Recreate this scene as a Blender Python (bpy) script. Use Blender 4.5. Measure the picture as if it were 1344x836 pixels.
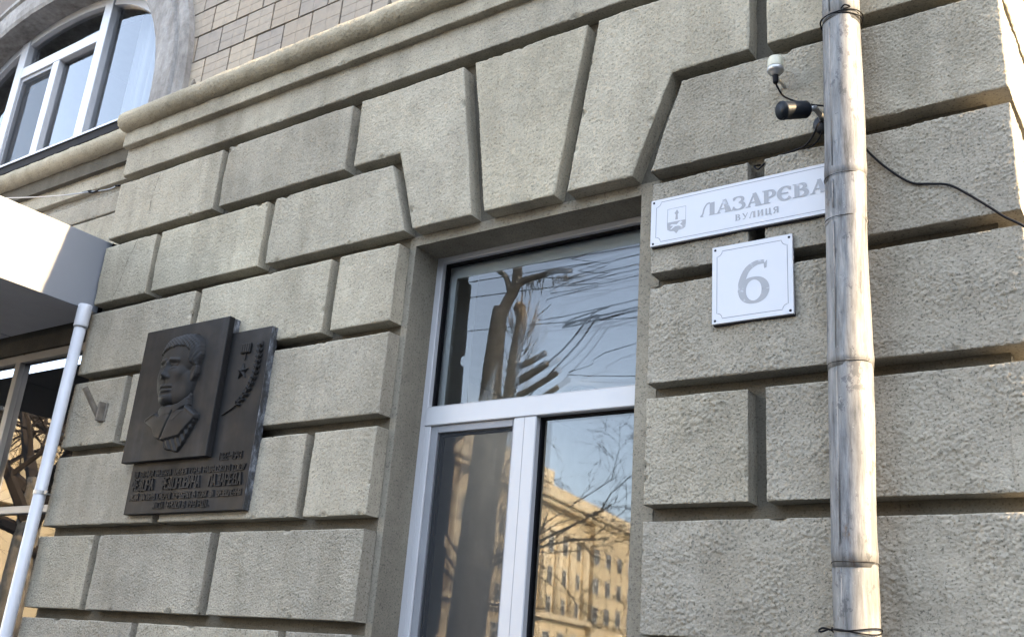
import bpy, math, random
import numpy as np
from mathutils import Matrix, Vector

for o in list(bpy.data.objects): bpy.data.objects.remove(o)
scene = bpy.context.scene
COL = scene.collection
R = math.radians
rng = np.random.default_rng(7)
random.seed(7)

# ------------------------------------------------------------------ camera
cam = bpy.data.cameras.new('camera'); cam_o = bpy.data.objects.new('camera', cam); COL.objects.link(cam_o)
cr = Vector((0.82146963, 0.56539782, 0.07424925)); cu = Vector((0.13413765, -0.31813616, 0.93850758)); cd = Vector((-0.55425151, 0.76099586, 0.33718033))
M3 = Matrix((cr, cu, -cd)).transposed()
cam_o.matrix_world = Matrix.Translation((0, -3.15, 1.6)) @ M3.to_4x4()
cam.sensor_fit = 'HORIZONTAL'; cam.sensor_width = 36.0; cam.lens = 1315.885/1344*36
cam.clip_start = 0.05; cam.clip_end = 3000
scene.camera = cam_o

# ------------------------------------------------------------------ sky, sun, exposure
SUN_AZ, SUN_EL = 4.1, 24.0        # degrees: azimuth from +X towards +Y (just behind the facade plane)
w = bpy.data.worlds.new('World'); scene.world = w; w.use_nodes = True
nt = w.node_tree; nt.nodes.clear()
sky = nt.nodes.new('ShaderNodeTexSky'); sky.sky_type = 'NISHITA'; sky.sun_disc = False
sky.sun_elevation = R(SUN_EL); sky.sun_rotation = R(90 - SUN_AZ)
sky.air_density = 1.0; sky.dust_density = 1.6; sky.ozone_density = 1.0; sky.altitude = 100
hs = nt.nodes.new('ShaderNodeHueSaturation'); hs.inputs['Saturation'].default_value = 0.64
bg = nt.nodes.new('ShaderNodeBackground'); bg.inputs[1].default_value = 0.15
wo = nt.nodes.new('ShaderNodeOutputWorld')
nt.links.new(sky.outputs[0], hs.inputs['Color']); nt.links.new(hs.outputs[0], bg.inputs[0]); nt.links.new(bg.outputs[0], wo.inputs[0])
sl = bpy.data.lights.new('sun', 'SUN'); sl.energy = 2.0; sl.angle = R(0.5); sl.color = (1.0, 0.72, 0.40)
so = bpy.data.objects.new('sun', sl); COL.objects.link(so)
sd = Vector((math.cos(R(SUN_EL))*math.cos(R(SUN_AZ)), math.cos(R(SUN_EL))*math.sin(R(SUN_AZ)), math.sin(R(SUN_EL))))
so.rotation_euler = sd.to_track_quat('Z', 'Y').to_euler(); so.location = (20, 2, 12)
vs = scene.view_settings; vs.view_transform = 'Standard'; vs.look = 'None'; vs.gamma = 1.0; vs.exposure = 3.80
scene.cycles.max_bounces = 7; scene.cycles.diffuse_bounces = 3; scene.cycles.adaptive_threshold = 0.004; w.cycles.sampling_method = 'MANUAL'; w.cycles.sample_map_resolution = 1024; scene.cycles.transparent_max_bounces = 16

# ------------------------------------------------------------------ materials
MATS = {}
class NB:
    """small node-graph helper"""
    def __init__(s, name):
        s.m = bpy.data.materials.new(name); s.m.use_nodes = True; s.t = s.m.node_tree
        s.b = s.t.nodes['Principled BSDF']; s.out = s.t.nodes['Material Output']; MATS[name] = s.m
    def n(s, kind, **kw):
        x = s.t.nodes.new('ShaderNode'+kind)
        for k, v in kw.items(): setattr(x, k, v)
        return x
    def l(s, a, b): s.t.links.new(a, b)
    def coord(s, scale=(1,1,1), kind='Object'):
        tc = s.n('TexCoord'); mp = s.n('Mapping'); mp.inputs['Scale'].default_value = scale
        s.l(tc.outputs[kind], mp.inputs[0]); return mp.outputs[0]
    def noise(s, co, scale, detail=4, rough=.55):
        x = s.n('TexNoise'); x.inputs['Scale'].default_value = scale; x.inputs['Detail'].default_value = detail; x.inputs['Roughness'].default_value = rough
        if co is not None: s.l(co, x.inputs['Vector'])
        return x.outputs['Fac']
    def ramp(s, fac, stops):
        x = s.n('ValToRGB'); e = x.color_ramp.elements
        while len(e) < len(stops): e.new(.5)
        for q, (p, c) in zip(e, stops): q.position = p; q.color = (*c, 1) if len(c) == 3 else c
        s.l(fac, x.inputs[0]); return x.outputs[0]
    def mix(s, fac, a, b, mode='MIX'):
        x = s.n('Mix', data_type='RGBA', blend_type=mode)
        for sock, v in ((x.inputs[0], fac), (x.inputs[6], a), (x.inputs[7], b)):
            if isinstance(v, (int, float)): sock.default_value = v
            elif isinstance(v, tuple): sock.default_value = (*v, 1)
            else: s.l(v, sock)
        return x.outputs[2]
    def bump(s, h, strength, dist):
        x = s.n('Bump'); x.inputs['Strength'].default_value = strength; x.inputs['Distance'].default_value = dist
        s.l(h, x.inputs['Height']); s.l(x.outputs[0], s.b.inputs['Normal'])
    def rnd(s):
        return s.n('ObjectInfo').outputs['Random']
def g(v): return (v, v, v)
def simple(name, col, rough=.5, metal=0.0, var=.12, vscale=6.0, bump=0.0, bscale=40.0, bdist=.002, spec=None):
    k = NB(name); co = k.coord()
    n1 = k.noise(co, vscale, 5)
    c = k.mix(1.0, col, k.ramp(n1, [(.25, g(1-var)), (.75, g(1+var*.4))]), 'MULTIPLY')
    k.l(c, k.b.inputs['Base Color']); k.b.inputs['Roughness'].default_value = rough; k.b.inputs['Metallic'].default_value = metal
    if spec is not None: k.b.inputs['Specular IOR Level'].default_value = spec
    if bump: k.bump(k.noise(co, bscale, 6), bump, bdist)
    return k.m

def stucco(name, col, speck=.5):
    k = NB(name); co = k.coord()
    big = k.noise(co, 1.6, 5, .6); fine = k.noise(co, 120, 4, .65); mid = k.noise(co, 14, 4, .6)
    streak = k.noise(k.coord((5.0, 5.0, .55)), 1.5, 5, .6)
    c = k.mix(1.0, col, k.ramp(big, [(.28, (.76, .755, .75)), (.72, (1.12, 1.11, 1.08))]), 'MULTIPLY')
    c = k.mix(1.0, c, k.ramp(k.rnd(), [(0, (.87, .87, .88)), (.5, g(1.0)), (1, (1.08, 1.07, 1.03))]), 'MULTIPLY')
    c = k.mix(.55, c, k.mix(1.0, c, k.ramp(mid, [(.3, g(.82)), (.7, g(1.08))]), 'MULTIPLY'))
    c = k.mix(.45, c, k.mix(1.0, c, k.ramp(streak, [(.3, (.62, .60, .57)), (.6, g(1.05))]), 'MULTIPLY'))
    c = k.mix(speck, c, k.mix(1.0, c, k.ramp(fine, [(.34, g(.30)), (.455, g(1.0)), (.58, g(1.0)), (.68, g(1.22))]), 'MULTIPLY'))
    k.l(c, k.b.inputs['Base Color']); k.b.inputs['Roughness'].default_value = .95; k.b.inputs['Specular IOR Level'].default_value = .05
    k.bump(k.noise(co, 150, 5, .7), .8, .005)
    return k.m
M_ST = stucco('stucco_fine', (.31, .285, .228), .7)
M_STR = stucco('stucco_rough', (.255, .237, .197), .85)
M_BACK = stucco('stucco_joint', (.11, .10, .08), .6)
M_SURR = stucco('stucco_surround', (.225, .207, .166), .7)
M_MOULD = stucco('stucco_moulding', (.30, .27, .205), .6)

def tile_mat():
    k = NB('ceramic_tile'); co = k.coord((1, 1, 1))
    c = k.ramp(k.rnd(), [(0, (.25, .203, .148)), (.25, (.22, .188, .148)), (.5, (.28, .235, .175)), (.75, (.21, .183, .15)), (1, (.245, .205, .155))])
    st = k.noise(k.coord((2.0, 2.0, 9.0)), 2.4, 5, .65)
    c = k.mix(.75, c, k.mix(1.0, c, k.ramp(st, [(.25, (.66, .65, .66)), (.5, g(1.0)), (.75, (1.12, 1.1, 1.06))]), 'MULTIPLY'))
    c = k.mix(.5, c, k.mix(1.0, c, k.ramp(k.noise(co, 40, 4), [(.3, g(.82)), (.7, g(1.06))]), 'MULTIPLY'))
    k.l(c, k.b.inputs['Base Color']); k.b.inputs['Roughness'].default_value = .8; k.b.inputs['Specular IOR Level'].default_value = .2
    k.bump(k.noise(co, 90, 3), .15, .002); return k.m
M_TILE = tile_mat()
M_GROUT = simple('grout', (.11, .092, .078), .95, bump=.3)

def plaster_mat():
    k = NB('weathered_plaster'); co = k.coord()
    st = k.noise(k.coord((3.0, 3.0, .8)), 3.0, 7, .7)
    c = k.ramp(st, [(.3, (.085, .076, .066)), (.45, (.155, .143, .128)), (.58, (.21, .20, .184)), (.75, (.27, .255, .23))])
    c = k.mix(.6, c, k.mix(1.0, c, k.ramp(k.noise(co, 26, 6, .7), [(.3, g(.6)), (.6, g(1.05))]), 'MULTIPLY'))
    k.l(c, k.b.inputs['Base Color']); k.b.inputs['Roughness'].default_value = .9
    k.bump(k.noise(co, 60, 6), .5, .004); return k.m
M_PLAST = plaster_mat()
M_UPVC = simple('white_upvc', (.335, .338, .345), .35, var=.07, vscale=3.0)
M_SEAL = simple('black_gasket', (.006, .006, .007), .7, spec=.08)
M_SCRF = simple('screen_frame', (.15, .155, .165), .5)
M_ALU = simple('beige_aluminium', (.23, .215, .192), .45, var=.08)
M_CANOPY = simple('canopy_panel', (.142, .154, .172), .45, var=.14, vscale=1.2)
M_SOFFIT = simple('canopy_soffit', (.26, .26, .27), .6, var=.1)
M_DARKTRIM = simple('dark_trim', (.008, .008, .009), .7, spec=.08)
M_FLASH = simple('sill_metal', (.30, .31, .33), .45, metal=.5)
M_WPIPE = simple('white_pvc_pipe', (.345, .36, .385), .4, var=.12, vscale=4)
M_STEEL = simple('bracket_steel', (.34, .34, .33), .45, metal=.8)
M_BLACK = simple('black_cable', (.005, .005, .006), .6, spec=.1)
M_CAMB = simple('camera_housing', (.006, .008, .011), .45, spec=.16)
M_LENS = simple('camera_lens', (.004, .004, .005), .4, spec=.3)
M_CREAM = simple('cream_plastic', (.35, .335, .25), .4)
M_SIGN = simple('sign_white', (.322, .327, .345), .28, var=.05, vscale=2.5)
M_SIGNEDGE = simple('sign_edge', (.015, .015, .02), .6, spec=.15)
M_SIGNLINE = simple('sign_line', (.085, .088, .105), .5)
M_RUST = simple('rusty_tube', (.13, .112, .088), .8, metal=.1, var=.5, vscale=25)
def worn_grey():
    k = NB('worn_grey_print'); co = k.coord()
    n1 = k.noise(co, 26, 5, .65)
    c = k.mix(k.ramp(n1, [(.60, g(0)), (.74, g(.8))]), (.145, .145, .15), (.32, .33, .35))
    k.l(c, k.b.inputs['Base Color']); k.b.inputs['Roughness'].default_value = .35; k.b.inputs['Metallic'].default_value = .15
    return k.m
M_PRINT = worn_grey()
def bronze():
    k = NB('dark_bronze'); co = k.coord()
    st = k.noise(k.coord((6.0, 6.0, .8)), 2.0, 6, .65)
    c = k.ramp(st, [(.25, (.006, .006, .006)), (.55, (.011, .011, .0112)), (.8, (.019, .021, .024))])
    k.l(c, k.b.inputs['Base Color']); k.b.inputs['Metallic'].default_value = .1; k.b.inputs['Specular IOR Level'].default_value = .16
    rr = k.ramp(k.noise(co, 12, 5), [(.3, g(.5)), (.7, g(.68))]); k.l(rr, k.b.inputs['Roughness'])
    k.bump(k.noise(co, 120, 4), .2, .001); return k.m
M_BRONZE = bronze()
def bronze_edge():
    k = NB('corroded_bronze_edge'); co = k.coord()
    c = k.ramp(k.noise(k.coord((1, 1, .6)), 30, 6, .7), [(.44, (.012, .013, .014)), (.56, (.06, .068, .08)), (.7, (.2, .215, .235))])
    k.l(c, k.b.inputs['Base Color']); k.b.inputs['Roughness'].default_value = .6; return k.m
M_BRONZE_E = bronze_edge()
def galv():
    k = NB('galvanised_pipe'); co = k.coord()
    st = k.noise(k.coord((15, 15, 1.6)), 2.4, 8, .75)
    c = k.ramp(st, [(.36, (.035, .035, .035)), (.45, (.078, .080, .082)), (.53, (.112, .115, .118)), (.62, (.165, .166, .164))])
    pat = k.noise(k.coord((5, 5, 1.0)), 1.3, 4, .6); c = k.mix(k.ramp(pat, [(.49, g(0)), (.52, g(.5))]), c, k.mix(.5, c, (.16, .155, .14)))
    scr = k.noise(k.coord((7, 7, 4.5)), 2.2, 9, .78)
    c = k.mix(k.ramp(scr, [(.565, g(0)), (.59, g(.75))]), c, (.04, .041, .044))
    chp = k.noise(k.coord((12, 12, 5)), 3.7, 8, .8)
    c = k.mix(k.ramp(chp, [(.62, g(0)), (.64, g(.6))]), c, (.22, .217, .207))
    rust = k.noise(k.coord((6, 6, 1.7)), 1.5, 8, .75)
    c = k.mix(k.ramp(rust, [(.60, g(0)), (.67, g(.85))]), c, (.075, .045, .024))
    k.l(c, k.b.inputs['Base Color']); k.b.inputs['Metallic'].default_value = .2
    k.l(k.ramp(st, [(.3, g(.8)), (.7, g(.6))]), k.b.inputs['Roughness'])
    k.bump(k.noise(k.coord((1, 1, .5)), 30, 4), .05, .002); return k.m
M_GALV = galv()
M_DIRT = simple('grimy_joint', (.035, .031, .026), .9, var=.7, vscale=30, spec=.05)

def glass(name, ior=2.0, tint=(.9, .93, .95)):
    k = NB(name); k.t.nodes.remove(k.b)
    fr = k.n('Fresnel'); fr.inputs['IOR'].default_value = ior
    gl = k.n('BsdfGlossy'); gl.inputs['Roughness'].default_value = 0.0; gl.inputs['Color'].default_value = (.96, .98, 1, 1)
    tr = k.n('BsdfTransparent'); tr.inputs['Color'].default_value = (*tint, 1)
    mx = k.n('MixShader'); k.l(fr.outputs[0], mx.inputs[0]); k.l(tr.outputs[0], mx.inputs[1]); k.l(gl.outputs[0], mx.inputs[2])
    k.l(mx.outputs[0], k.out.inputs[0]); return k.m
M_GLASS = glass('window_glass', 1.52, (.90, .92, .93))
M_GLASS2 = glass('inner_glass', 1.38, (.88, .90, .91))
M_GLASSD = glass('shop_glass', 1.42, (.25, .26, .28))
def screen_mat():
    k = NB('insect_screen'); k.b.inputs['Base Color'].default_value = (.035, .037, .04, 1); k.b.inputs['Roughness'].default_value = .9
    tr = k.n('BsdfTransparent'); mx = k.n('MixShader'); mx.inputs[0].default_value = .38
    k.l(tr.outputs[0], mx.inputs[1]); k.l(k.b.outputs[0], mx.inputs[2]); k.l(mx.outputs[0], k.out.inputs[0]); return k.m
M_SCREEN = screen_mat()
def curtain_mat():
    k = NB('white_curtain'); k.b.inputs['Base Color'].default_value = (.33, .34, .36, 1); k.b.inputs['Roughness'].default_value = .9
    tl = k.n('BsdfTranslucent'); tl.inputs[0].default_value = (.7, .73, .78, 1); mx = k.n('MixShader'); mx.inputs[0].default_value = .3
    k.l(k.b.outputs[0], mx.inputs[1]); k.l(tl.outputs[0], mx.inputs[2]); k.l(mx.outputs[0], k.out.inputs[0]); return k.m
M_CURT = curtain_mat()
M_ROOM = simple('interior_paint', (.26, .26, .25), .9)
def emit(name, col, st):
    k = NB(name); k.b.inputs['Emission Color'].default_value = (*col, 1); k.b.inputs['Emission Strength'].default_value = st; return k.m
M_LAMP = emit('lamp_glow', (1, .93, .8), 14)
M_BARK = simple('bark', (.42, .37, .30), .95, var=.6, vscale=9, bump=.8, bscale=24, bdist=.02)
M_CUT = simple('cut_wood', (.46, .36, .24), .9, var=.3)
M_TWIG = simple('twigs', (.06, .048, .04), .95)
M_YELLOW = simple('ochre_plaster', (.66, .55, .37), .9, var=.15, vscale=.6)
M_YELLOW2 = simple('ochre_trim', (.70, .60, .43), .9, var=.12, vscale=.8)
M_DGLASS = simple('dark_window_glass', (.03, .035, .045), .1)
M_WHITE = simple('white_paint', (.5, .5, .485), .6)
M_ASPH = simple('asphalt', (.035, .035, .036), .95, var=.3, bump=.4, bscale=60)
M_PAVE = simple('paving', (.055, .055, .055), .95, var=.2, bump=.3, bscale=30)
M_STONEB = simple('plinth_stone', (.20, .19, .18), .9, var=.2, bump=.4)
M_GLOBE = simple('globe_glass', (.75, .75, .72), .3)
M_FLAGB = simple('flag_blue', (.02, .10, .42), .8)
M_FLAGY = simple('flag_yellow', (.75, .52, .03), .8)

# ------------------------------------------------------------------ object helpers
def loc_of(p):
    v = Vector((0, 0, 0))
    while p is not None: v += p.location; p = p.parent
    return v
def link(name, me, mat, parent=None, sm=False, label=None):
    o = bpy.data.objects.new(name, me); COL.objects.link(o)
    if mat is not None and not me.materials: me.materials.append(mat)
    if parent is not None: o.parent = parent
    if sm and len(me.polygons): me.polygons.foreach_set('use_smooth', [True]*len(me.polygons))
    if label: o['label'] = label
    return o
def mesh_np(V, F, parent=None):
    V = np.asarray(V, dtype=np.float64)
    if parent is not None: V = V - np.array(loc_of(parent))
    me = bpy.data.meshes.new('m')
    if isinstance(F, np.ndarray):
        me.vertices.add(len(V)); me.vertices.foreach_set('co', V.astype(np.float32).ravel())
        k = F.shape[1]; me.loops.add(F.size); me.loops.foreach_set('vertex_index', F.astype(np.int32).ravel())
        me.polygons.add(len(F)); me.polygons.foreach_set('loop_start', np.arange(0, F.size, k, dtype=np.int32))
        me.update(calc_edges=True)
    else:
        me.from_pydata(V.tolist(), [], F)
    me.validate(); return me
def thing(name, label, cat, loc=(0,0,0), group=None):
    o = bpy.data.objects.new(name, None); COL.objects.link(o); o.location = loc; o.empty_display_size = .1
    tag(o, label, cat, group); return o
def tag(o, label, cat, group=None, kind=None):
    if label: o['label'] = label
    if cat: o['category'] = cat
    if group: o['group'] = group
    if kind: o['kind'] = kind
    return o
class MB:
    def __init__(s): s.v = []; s.f = []
    def add(s, V, F):
        b = len(s.v); s.v += [tuple(map(float, q)) for q in V]; s.f += [tuple(b+i for i in q) for q in F]; return s
    def box(s, x0, x1, y0, y1, z0, z1, bev=0.0):
        if bev <= 0:
            V = [(x, y, z) for x in (x0, x1) for y in (y0, y1) for z in (z0, z1)]
            return s.add(V, [(0,1,3,2), (4,6,7,5), (0,4,5,1), (2,3,7,6), (0,2,6,4), (1,5,7,3)])
        b = bev; c = []
        for (sx, x) in ((-1, x0), (1, x1)):
            for (sy, y) in ((-1, y0), (1, y1)):
                for (sz, z) in ((-1, z0), (1, z1)):
                    c.append([(x, y-sy*b, z-sz*b), (x-sx*b, y, z-sz*b), (x-sx*b, y-sy*b, z)])
        V = [q for t in c for q in t]; I = lambda i, k: 3*i+k
        F = [(I(0,0),I(1,0),I(3,0),I(2,0)), (I(4,0),I(6,0),I(7,0),I(5,0)), (I(0,1),I(4,1),I(5,1),I(1,1)), (I(2,1),I(3,1),I(7,1),I(6,1)),
             (I(0,2),I(2,2),I(6,2),I(4,2)), (I(1,2),I(5,2),I(7,2),I(3,2))]
        for a, d, k1, k2 in ((0,1,0,1),(2,3,0,1),(4,5,0,1),(6,7,0,1),(0,2,0,2),(1,3,0,2),(4,6,0,2),(5,7,0,2),(0,4,1,2),(1,5,1,2),(2,6,1,2),(3,7,1,2)):
            F.append((I(a,k1), I(d,k1), I(d,k2), I(a,k2)))
        for i in range(8): F.append((I(i,0), I(i,1), I(i,2)))
        return s.add(V, F)
    def prism(s, poly, y0, y1):
        """poly in x,z; extruded from y0 (front) to y1 (back)"""
        n = len(poly); V = [(x, y0, z) for x, z in poly] + [(x, y1, z) for x, z in poly]
        F = [tuple(range(n)), tuple(range(2*n-1, n-1, -1))] + [(i, i+n, (i+1) % n+n, (i+1) % n) for i in range(n)]
        return s.add(V, F)
    def tube(s, P, rad, sides=10, cap=True):
        P = [Vector(p) for p in P]; n = len(P)
        rad = [rad]*n if isinstance(rad, (int, float)) else rad
        V = []; F = []; ref = None
        for i in range(n):
            t = (P[min(i+1, n-1)] - P[max(i-1, 0)]).normalized()
            if ref is None: ref = Vector((0, 0, 1)) if abs(t.z) < .9 else Vector((1, 0, 0))
            a = (ref - t*ref.dot(t))
            if a.length < 1e-5: a = t.orthogonal()
            a.normalize(); ref = a; b = t.cross(a)
            for k in range(sides):
                th = 2*math.pi*k/sides; V.append(P[i] + (a*math.cos(th) + b*math.sin(th))*rad[i])
        for i in range(n-1):
            for k in range(sides):
                F.append((i*sides+k, i*sides+(k+1) % sides, (i+1)*sides+(k+1) % sides, (i+1)*sides+k))
        if cap: F += [tuple(range(sides-1, -1, -1)), tuple(range((n-1)*sides, n*sides))]
        return s.add(V, F)
    def build(s, name, mat, parent=None, sm=False, label=None):
        return link(name, mesh_np(s.v, s.f, parent), mat, parent, sm, label)
def lathe(mb, base, axis, prof, sides=20):
    """prof: list of (distance along axis, radius)"""
    base = Vector(base); axis = Vector(axis).normalized()
    return mb.tube([base + axis*max(1e-6*i, d) for i, (d, r) in enumerate(prof)], [max(r, 1e-4) for d, r in prof], sides)
def smooth_path(P, n=8):
    P = [Vector(p) for p in P]; out = []
    for i in range(len(P)-1):
        p0, p1, p2, p3 = P[max(i-1, 0)], P[i], P[i+1], P[min(i+2, len(P)-1)]
        for k in range(n):
            t = k/n; out.append(.5*((2*p1) + (p2-p0)*t + (2*p0-5*p1+4*p2-p3)*t*t + (3*p1-p0-3*p2+p3)*t**3))
    return out + [P[-1]]

# ------------------------------------------------------------------ stucco relief: a tileable height map sampled by every block
NM, PX = 1024, .0026
def band(wl, spread=.35, aniso=1.0):
    f = np.fft.fft2(rng.standard_normal((NM, NM))); k = np.fft.fftfreq(NM, PX)
    kx, kz = np.meshgrid(k, k); kk = np.hypot(kx*aniso, kz) + 1e-9; k0 = 1/wl
    h = np.real(np.fft.ifft2(f*np.exp(-(np.log(kk/k0)/spread)**2))); return h/h.std()
n_f, n_m, n_l, n_u = band(.0085, .4), band(.0125, .45, 1.1), band(.027, .55, 1.1), band(.30, .5)
H_FINE = .0020*n_f + .0016*n_m + .0012*n_u - .0065*np.clip(n_m*.7+n_f*.8-1.6, 0, 1.2)
def splats(n, r0, r1, hk):
    h = np.zeros((NM, NM)); ci, cj = rng.integers(0, NM, n), rng.integers(0, NM, n); fx, fz = rng.uniform(-.5, .5, n), rng.uniform(-.5, .5, n)
    r = (r0+(r1-r0)*rng.random(n)**2.2)/PX; el = rng.uniform(.6, 1.0, n); an = rng.uniform(0, math.pi, n); ht = r*PX*hk*rng.uniform(.4, 1.0, n); m = int(math.ceil(r1/PX))
    c, s_ = np.cos(an), np.sin(an); fl = h.ravel()
    for di in range(-m, m+1):
        for dj in range(-m, m+1):
            u = (di-fx)*c+(dj-fz)*s_; v = (-(di-fx)*s_+(dj-fz)*c)/el; q = 1-(u*u+v*v)/(r*r); k = q > 0
            if k.any(): np.maximum.at(fl, ((cj[k]+dj) % NM)*NM+(ci[k]+di) % NM, ht[k]*np.sqrt(q[k]))
    return h
lump = splats(160000, .0026, .0095, .7)
msk = np.clip(.75+.38*n_u, .3, 1.3)
H_ROUGH = lump*msk*1.05 + .0013*n_f + .0007*n_m + .0016*n_u - .0035
def sample(Hm, x, z):
    u = x/PX; v = z/PX; i = np.floor(u).astype(int); j = np.floor(v).astype(int); a = u-i; b = v-j
    i0, i1, j0, j1 = i % NM, (i+1) % NM, j % NM, (j+1) % NM
    return (Hm[j0, i0]*(1-a)*(1-b) + Hm[j0, i1]*a*(1-b) + Hm[j1, i0]*(1-a)*b + Hm[j1, i1]*a*b)
def block_arrays(poly, rough, step=.006, front=0.0, back=.092, rad=.0045, seed=0):
    """relief block over a polygon (a,b); returns verts as (a, depth, b) and quads"""
    P = np.array(poly, float); a0, b0 = P.min(0); a1, b1 = P.max(0)
    na, nb_ = int(math.ceil((a1-a0)/step))+2, int(math.ceil((b1-b0)/step))+2
    sa, sb = (a1-a0)/(na-2), (b1-b0)/(nb_-2)
    A, B = np.meshgrid(a0-.5*sa+np.arange(na)*sa, b0-.5*sb+np.arange(nb_)*sb)
    r_ = np.random.default_rng(seed); ox, oz = r_.uniform(0, 3, 2)
    A = A.ravel(); B = B.ravel()
    best = np.full(A.shape, 1e9); ca = A.copy(); cb = B.copy(); ins = np.zeros(A.shape, bool)
    for i in range(len(P)):
        p, q = P[i], P[(i+1) % len(P)]; e = q-p
        t = np.clip(((A-p[0])*e[0]+(B-p[1])*e[1])/(e@e), 0, 1); xa = p[0]+t*e[0]; xb = p[1]+t*e[1]
        d = np.hypot(A-xa, B-xb); m = d < best; best[m] = d[m]; ca[m] = xa[m]; cb[m] = xb[m]
        c = ((p[1] > B) != (q[1] > B))
        with np.errstate(divide='ignore', invalid='ignore'):
            xi = (q[0]-p[0])*(B-p[1])/(q[1]-p[1])+p[0]
        ins ^= (c & (A < xi))
    wob = sample(n_l, A+ox, B+oz)*.0016 + sample(n_u, A+ox, B+oz)*.0014
    d = np.clip(np.where(ins, best, -best) - .0015 + wob*.6, .0002, None); ins2 = ins & (best > .28*step)
    tt = np.clip(d/rad, 0, 1); prof = rad*(1-np.sqrt(np.clip(1-(1-tt)**2, 0, 1)))
    h = (1-rough)*sample(H_FINE, A+ox, B+oz) + rough*sample(H_ROUGH, A+ox, B+oz)
    P2_ = np.roll(P, -1, 0); seg_l = np.hypot(*(P2_-P).T)
    for _ in range(int(seg_l.sum()/.28)):
        e = r_.choice(len(P), p=seg_l/seg_l.sum()); t = r_.random(); c0 = P[e]+(P2_[e]-P[e])*t; rc = .006+.022*r_.random()**3
        prof = prof + np.clip(rc-np.hypot((A-c0[0])*.8, B-c0[1])+.0022*sample(n_m, A+ox, B+oz), 0, None)*.75
    Y = front + prof - h*np.clip(d/rad*.7+.3, 0, 1)
    ux, uz = ca-A, cb-B; ln = np.hypot(ux, uz)+1e-9; sg_ = np.where(ins, -1.0, 1.0); inset = np.clip(.0022-sample(n_u, A+ox, B+oz)*.0012, .0004, .006)
    Va = np.where(ins2, A, ca+sg_*ux/ln*inset); Vb = np.where(ins2, B, cb+sg_*uz/ln*inset); Yy = np.where(ins2, Y, front+rad)
    I = np.arange(len(A)).reshape(nb_, na); Q = np.stack([I[:-1, :-1], I[:-1, 1:], I[1:, 1:], I[1:, :-1]], -1).reshape(-1, 4)
    Q = Q[ins2[Q].any(1)]
    used, inv = np.unique(Q, return_inverse=True); Q = inv.reshape(-1, 4)
    V = np.stack([Va, Yy, Vb], 1)[used]
    E = np.concatenate([Q[:, [k, (k+1) % 4]] for k in range(4)]); key = np.sort(E, 1); _, ix, cnt = np.unique(key, axis=0, return_index=True, return_counts=True)
    E = E[ix[cnt == 1]]; bv, bi = np.unique(E, return_inverse=True); bi = bi.reshape(E.shape)
    n0 = len(V); top = V[bv].copy(); bot = top.copy(); bot[:, 1] = back; V = np.concatenate([V, top, bot])
    m_ = len(bv); S = np.stack([bi[:, 1]+n0, bi[:, 0]+n0, bi[:, 0]+n0+m_, bi[:, 1]+n0+m_], 1)
    return V, np.concatenate([Q, S]), len(S)
SEED = [10]
def stone(name, poly, rough, parent, mat=None, step=.006, front=0.0, back=.092, rad=.0045, ret=None):
    SEED[0] += 1
    if rough > .4: step = min(step, .0036)
    V, F, ns = block_arrays(poly, rough, step, front, back, rad, SEED[0])
    sharp = np.arange(len(F)) >= len(F)-ns
    if ret:      # a return face round the building corner: (x plane, y extent)
        xr, y1 = ret; zs = [q[1] for q in poly]
        V2, F2, ns2 = block_arrays([(.001, min(zs)), (y1, min(zs)), (y1, max(zs)), (.001, max(zs))], rough, step*1.3, 0, .09, rad, SEED[0]+500)
        V2 = np.stack([xr - V2[:, 1], V2[:, 0], V2[:, 2]], 1)
        F = np.concatenate([F, F2+len(V)]); V = np.concatenate([V, V2])
    me = mesh_np(V, F, parent)
    o = link(name, me, mat or (M_STR if rough > .5 else M_ST), parent)
    me.polygons.foreach_set('use_smooth', np.ones(len(F), bool))
    return o

# ================================================================== THE SETTING: ground
gm = MB().add([(-400, -400, 0), (400, -400, 0), (400, 400, 0), (-400, 400, 0)], [(0, 1, 2, 3)]).build('road', M_ASPH); tag(gm, 'dark asphalt road in front of the building', None, kind='structure')
pv = MB().box(-60, 40, -4.2, .6, .004, .12).build('pavement', M_PAVE); tag(pv, 'grey paved footway along the facade', None, kind='structure')

# ================================================================== THE BUILDING
bld = thing('corner_building', 'grey stucco corner building with rusticated ground floor and tiled upper wall', 'building', (-2.9, .5, 0))
BD = .082                                            # depth of the joints
wm = MB()
WX0, WX1, WZ1 = -2.9425, -1.750, 3.479               # window opening
wm.box(-5.421, WX0, BD, .30, .5, 4.80); wm.box(WX1, -.461, BD, .30, .5, 4.80); wm.box(WX0, WX1, BD, .30, WZ1, 4.80); wm.box(WX0, WX1, BD, .34, .5, 1.05)
wm.box(-1.0, -.461, .30, 6.0, .5, 4.80)
wall = wm.build('rusticated_wall', M_BACK, bld)
MB().box(-5.46, -.33, -.06, .30, .1, .62).build('plinth', M_STONEB, bld)
sr = MB(); sr.box(-2.9758, WX0+.0025, .0785, .2515, .66, 3.4795); sr.box(WX1-.0025, -1.6642, .0785, .2515, .66, 3.4795); sr.box(-2.9758, -1.6642, .0790, .2515, 3.4765, 3.5255)
sr.build('window_surround', M_SURR, bld)
Z = dict(t1=4.341, b1=3.961, t2=3.9055, b2=3.526, t3=3.468, b3=3.084, t4=3.033, b4=2.649, t5=2.595, b5=2.206, t6=2.1516, b6=1.771, t7=1.722, b7=1.342, t8=1.29, b8=.91)
XL, XW, XR, XC = -5.421, -2.976, -1.664, -.379
def rect(x0, x1, z0, z1): return [(x0, z0), (x1, z0), (x1, z1), (x0, z1)]
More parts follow.
